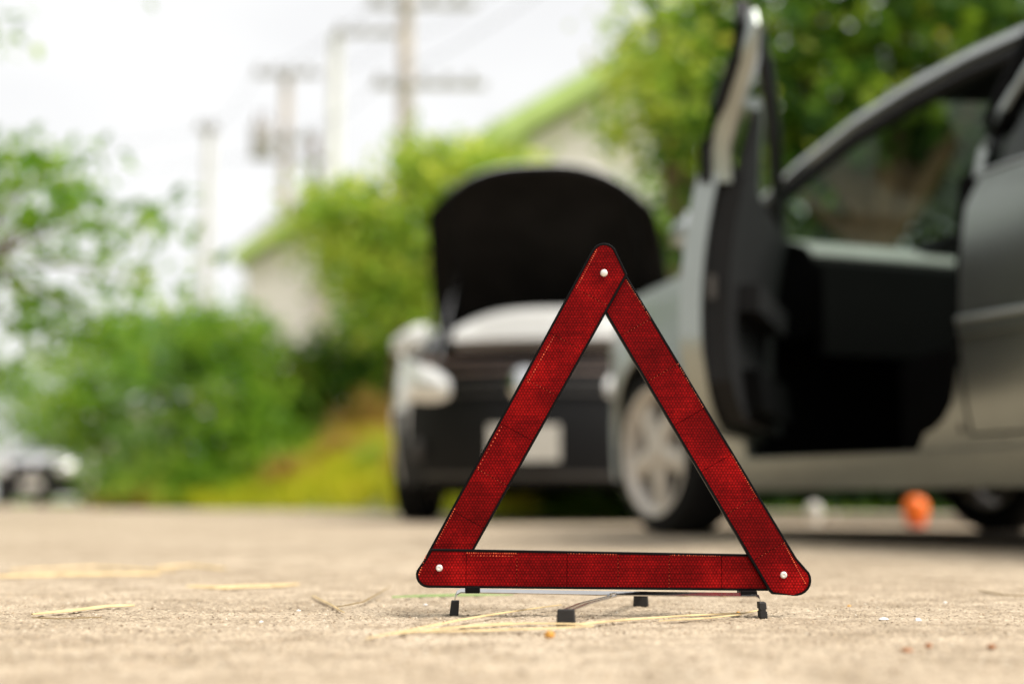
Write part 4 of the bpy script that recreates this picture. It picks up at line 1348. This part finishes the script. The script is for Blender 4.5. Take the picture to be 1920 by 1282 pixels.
def grass(name, label, spots, n, h, mat, wid=0.012):
    """spots: (x0,x1,d0,d1) strips measured from the road edge"""
    vs, fs = [], []
    for i in range(n):
        x0, x1, d0, d1 = spots[i % len(spots)]
        x = random.uniform(x0, x1)
        y = edge_y(x) + d0 + (d1 - d0) * random.random()
        z = ground_z(x, y) - 0.02
        a = random.uniform(0, 6.28)
        hh = h * random.uniform(0.4, 1.25)
        lx, ly = random.gauss(0, 0.3) * hh, random.gauss(0, 0.3) * hh
        cx, cy = math.cos(a) * wid, math.sin(a) * wid
        b = len(vs)
        vs += [(x - cx, y - cy, z), (x + cx, y + cy, z), (x + lx * .4 + cx * .7, y + ly * .4 + cy * .7, z + hh * .6), (x + lx * .4 - cx * .7, y + ly * .4 - cy * .7, z + hh * .6), (x + lx, y + ly, z + hh)]
        fs += [(b, b + 1, b + 2, b + 3), (b + 3, b + 2, b + 4)]
    o = MB().add(vs, fs).build(name, mat, fix=False)
    tag(o, label, 'grass', kind='stuff')


grass('grass', 'yellow-green grass growing on the bank beside the road', [(-4.2, 0.2, 0.02, 3.2), (-3.4, 0.0, 0.5, 5.0), (-5.2, -3.6, 0.05, 1.2)], 26000, 0.26, M['grass'])
grass('dry_grass', 'dry brownish grass tufts on the bank and by the shrubs', [(-5.6, -4.4, 0.0, 0.9), (-2.4, -0.3, 2.4, 5.0), (-1.4, 0.1, 0.8, 3.5)], 5500, 0.32, M['dry_grass'])
grass('verge_grass', 'short green grass under and behind the cars', [(-0.4, 2.4, 0.05, 3.5), (-8.5, -7.0, 0.1, 2.0), (-14, -8, 0.05, 1.5)], 20000, 0.13, M['leaf_mid'], 0.010)

# ------------------------------------------------------------------ houses
def gable_house(name, label, left_eave, ridge, Y, depth, wall_l, base_z, roof_mat, thick=0.45, right=None):
    """gable end faces the road; left_eave and ridge are photo points on the gable plane"""
    a, r = at(*left_eave, Y), at(*ridge, Y)
    w = r.x - a.x
    b = Vector((r.x + w, Y, a.z))
    root = empty(name, ((a.x + b.x) / 2, Y, base_z))
    tag(root, label, 'house')
    o = Vector(((a.x + b.x) / 2, Y, base_z))
    L = lambda x, z: (x - o.x, z - o.z)
    xl = at(*wall_l, Y).x
    slope = (r.z - a.z) / w
    zl = a.z + (xl - a.x) * slope - 0.1
    xr = 2 * r.x - xl
    poly = [L(xl, base_z - 0.3), L(xr, base_z - 0.3), L(xr, zl), L(r.x, r.z - 0.1), L(xl, zl)]
    wall = MB().prism(poly, 0.6, depth - 0.6).build('wall', M['wall'], root)
    for sgn in (-1, 1):
        e = a if sgn < 0 else b
        p0, p1 = Vector(L(e.x, e.z)), Vector(L(r.x, r.z))
        nrm = Vector((p1.y - p0.y, -(p1.x - p0.x))).normalized()
        if nrm.y < 0: nrm = -nrm
        roof = MB().prism([tuple(p0), tuple(p1), tuple(p1 + nrm * thick), tuple(p0 + nrm * thick)], 0.0, depth).build('roof', roof_mat, root)
        # standing seams along the slope
        k = int(depth / 0.9)
        for i in range(1, k):
            y = depth * i / k
            MB().prism([tuple(p0 + nrm * thick), tuple(p1 + nrm * thick), tuple(p1 + nrm * (thick + 0.06)), tuple(p0 + nrm * (thick + 0.06))], y - 0.03, y + 0.03).build('roof_seam', roof_mat, roof)
    return root, o


h1, o1 = gable_house('house', 'large cream house with a lime green gable roof behind the open door', (895, 292), (1215, 108), 30, 9, (955, 400), -0.04, M['roof_green'])
h2, o2 = gable_house('house', 'smaller cream house with a green roof edge left of the bright tree', (440, 492), (600, 398), 38, 8, (455, 480), -0.04, M['roof_green'], 0.3)
pl = MB()
for hx in (0.0,):
    p = at(604, 560, 38)
    MB().box((p.x - o2.x, 0.5, 3.2), (0.35, 0.3, 6.4)).build('pilaster', M['pole'], h2)
for px0 in (470, 560, 640):
    p = at(px0, 640, 38)
    wd = MB().box((p.x - o2.x, 0.585, 2.2), (0.9, 0.06, 1.3)).build('window', M['trim'], h2)
    MB().box((p.x - o2.x, 0.55, 2.2), (0.78, 0.04, 1.18)).build('pane', M['lamp'], wd)
# grey roof farther left behind it
a = at(450, 430, 48)
gr = empty('shed', (a.x + 2.2, 48, -0.04))
tag(gr, 'distant building with a grey roof rising behind the green roof edge', 'building')
MB().box((0, 3, 4.3), (4.0, 5.6, 9.0)).build('wall', M['wall'], gr)
MB().prism([(-2.2, 8.8), (0.0, 10.6), (2.2, 8.8), (2.2, 8.5), (-2.2, 8.5)], 0, 6).build('roof', M['roof_grey'], gr)
# low pale garden wall glimpsed through the left shrubs
def low_wall(label, px0, px1, py, Y):
    p, q = at(px0, py, Y), at(px1, py, Y)
    w = empty('garden_wall', ((p.x + q.x) / 2, Y, ground_z(p.x, Y)))
    tag(w, label, 'wall')
    L = q.x - p.x
    MB().box((0, 0, p.z / 2 - 0.1), (L, 0.18, p.z + 0.2)).build('wall_panel', M['wall'], w)
    MB().box((0, 0, p.z + 0.04), (L + 0.06, 0.26, 0.08)).build('coping', M['wall'], w, bevel=0.01)
    for k in (-1, 1):
        MB().box((k * L / 2, 0, p.z / 2), (0.28, 0.28, p.z + 0.3)).build('pier', M['wall'], w, bevel=0.01)


low_wall('pale garden wall glimpsed between the left shrubs', 195, 335, 772, 21.5)

# ------------------------------------------------------------------ utility poles and wires
def pole(label, px, top, Y, r, arms, mat='pole', extra=None):
    p = at(px, top, Y)
    root = empty('utility_pole', (p.x, Y, -0.04))
    tag(root, label, 'utility pole', 'utility poles behind the houses')
    MB().tube([(0, 0, -0.2), (0, 0, p.z * 0.5), (0, 0, p.z)], [r * 1.25, r * 1.05, r * 0.85], 10).build('post', M[mat], root, smooth=True)
    for (x0, x1, py, n) in arms:
        q0, q1 = at(x0, py, Y), at(x1, py, Y)
        z = q0.z
        am = MB().box(((q0.x + q1.x) / 2 - p.x, -r - 0.06, z), (q1.x - q0.x, 0.12, 0.14)).build('cross_arm', M['insulator'], root)
        for k in range(n):
            x = q0.x + (q1.x - q0.x) * (k + 0.3) / n - p.x
            MB().lathe([(0.03, 0.07), (0.11, 0.10), (0.05, 0.16), (0.12, 0.20), (0.05, 0.26), (0.08, 0.30), (0.0, 0.36)], 10, 'z', (x, -r - 0.06, z)).build('insulator', M['insulator'], am, smooth=True)
    if extra:
        q = at(*extra, Y)
        tr = MB().lathe([(0.0, -0.55), (0.34, -0.55), (0.36, -0.45), (0.36, 0.45), (0.30, 0.55), (0.0, 0.60)], 18, 'z', (q.x - p.x, -0.1, q.z)).build('transformer', M['insulator'], root, smooth=True)
        for k in (-0.15, 0.15):
            MB().tube([(q.x - p.x + k, -0.1, q.z + 0.5), (q.x - p.x + k, -0.1, q.z + 0.95)], 0.05, 8).build('bushing', M['rust'], tr)
        MB().box(((q.x - p.x) / 2, -0.1, q.z - 0.6), (abs(q.x - p.x) + 0.7, 0.16, 0.12)).build('bracket', M['insulator'], root)
    return root


pole('tallest brown utility pole with two cross arms reaching right', 762, -60, 36, 0.21, [(690, 895, 14, 4), (700, 912, 163, 5)])
pole('grey utility pole with one cross arm, left of the tallest pole', 630, 62, 42, 0.20, [(628, 748, 66, 3)], 'pale_pole')
pole('utility pole with a transformer hung on its left side', 538, 140, 46, 0.19, [(478, 604, 142, 4), (500, 600, 262, 3)], 'pole', (492, 262))
pole('utility pole standing alone above the left shrubs', 393, 238, 48, 0.20, [(372, 414, 244, 2)], 'pale_pole')
pole('utility pole partly hidden behind the transformer pole', 590, 250, 52, 0.17, [(560, 640, 300, 3)], 'rust')


def wire(label, pts, r=0.011):
    P = [at(x, y, Y) for x, y, Y in pts]
    c0 = P[0]
    path = []
    for a, b in zip(P[:-1], P[1:]):
        for k in range(10):
            t = k / 10
            q = a + (b - a) * t
            q.z -= 1.2 * t * (1 - t)
            path.append(q - c0)
    path.append(P[-1] - c0)
    tag(MB().tube(path, r, 6).build('power_cable', M['cable'], loc=c0), label, 'cable', 'power cables between the poles')


wire('power cable along the upper cross arms', [(-300, 330, 60), (393, 240, 48), (480, 140, 46), (700, 8, 36), (1250, -420, 22)])
wire('power cable along the lower cross arms', [(-300, 400, 60), (393, 300, 48), (538, 256, 46), (705, 160, 36), (1250, -190, 22)])
wire('power cable on the right ends of the cross arms', [(600, 138, 46), (745, 62, 42), (890, 8, 36), (1600, -520, 22)])

# ------------------------------------------------------------------ things seen under the grey car
def pot(label, px, py, mat, rim, r, h_, cat, name):
    p = on_ground(px, py)
    root = empty(name, (p.x, p.y, 0))
    tag(root, label, cat)
    MB().lathe([(0.0, 0.0), (r * 0.58, 0.0), (r * 0.62, 0.004), (r * 0.78, h_ * 0.2), (r * 0.97, h_ * 0.45), (r, h_ * 0.6), (r * 0.9, h_ * 0.78), (r * 0.62, h_ * 0.93), (0.0, h_)], 24, 'z').build('body', mat, root, smooth=True)
    MB().lathe([(r * 0.66, h_ * 0.02), (r * 0.74, h_ * 0.05), (r * 0.76, h_ * 0.12), (r * 0.70, h_ * 0.15)], 24, 'z').build('band', rim, root, smooth=True)


pot('small round orange plastic lamp on the ground beyond the grey car', 1718, 987.8, M['orange'], M['red_plastic'], 0.058, 0.142, 'lamp', 'warning_lamp')
pot('small pale rounded marker on the ground left of the orange one', 1527, 982.5, M['plate'], M['white_stone'], 0.042, 0.115, 'marker', 'pale_marker')
# kerb along the planting behind the grey car
kb = []
for x in np.linspace(1.15, 7.0, 12):
    kb.append((float(x), edge_y(float(x)) + 0.10))
for i, ((x0, y0), (x1, y1)) in enumerate(zip(kb[:-1], kb[1:])):
    pass
kroot = empty('kerb', (kb[0][0], kb[0][1], 0))
tag(kroot, kind='structure')
for (x0, y0), (x1, y1) in zip(kb[:-1], kb[1:]):
    d = Vector((x1 - x0, y1 - y0, 0))
    MB().box((0, 0, 0.0), (d.length - 0.012, 0.12, 0.11)).xform(Matrix.Translation(((x0 + x1) / 2 - kb[0][0], (y0 + y1) / 2 - kb[0][1], 0.005)) @ Matrix.Rotation(math.atan2(d.y, d.x), 4, 'Z')).build('kerb_stone', M['kerb'], kroot, bevel=0.012)
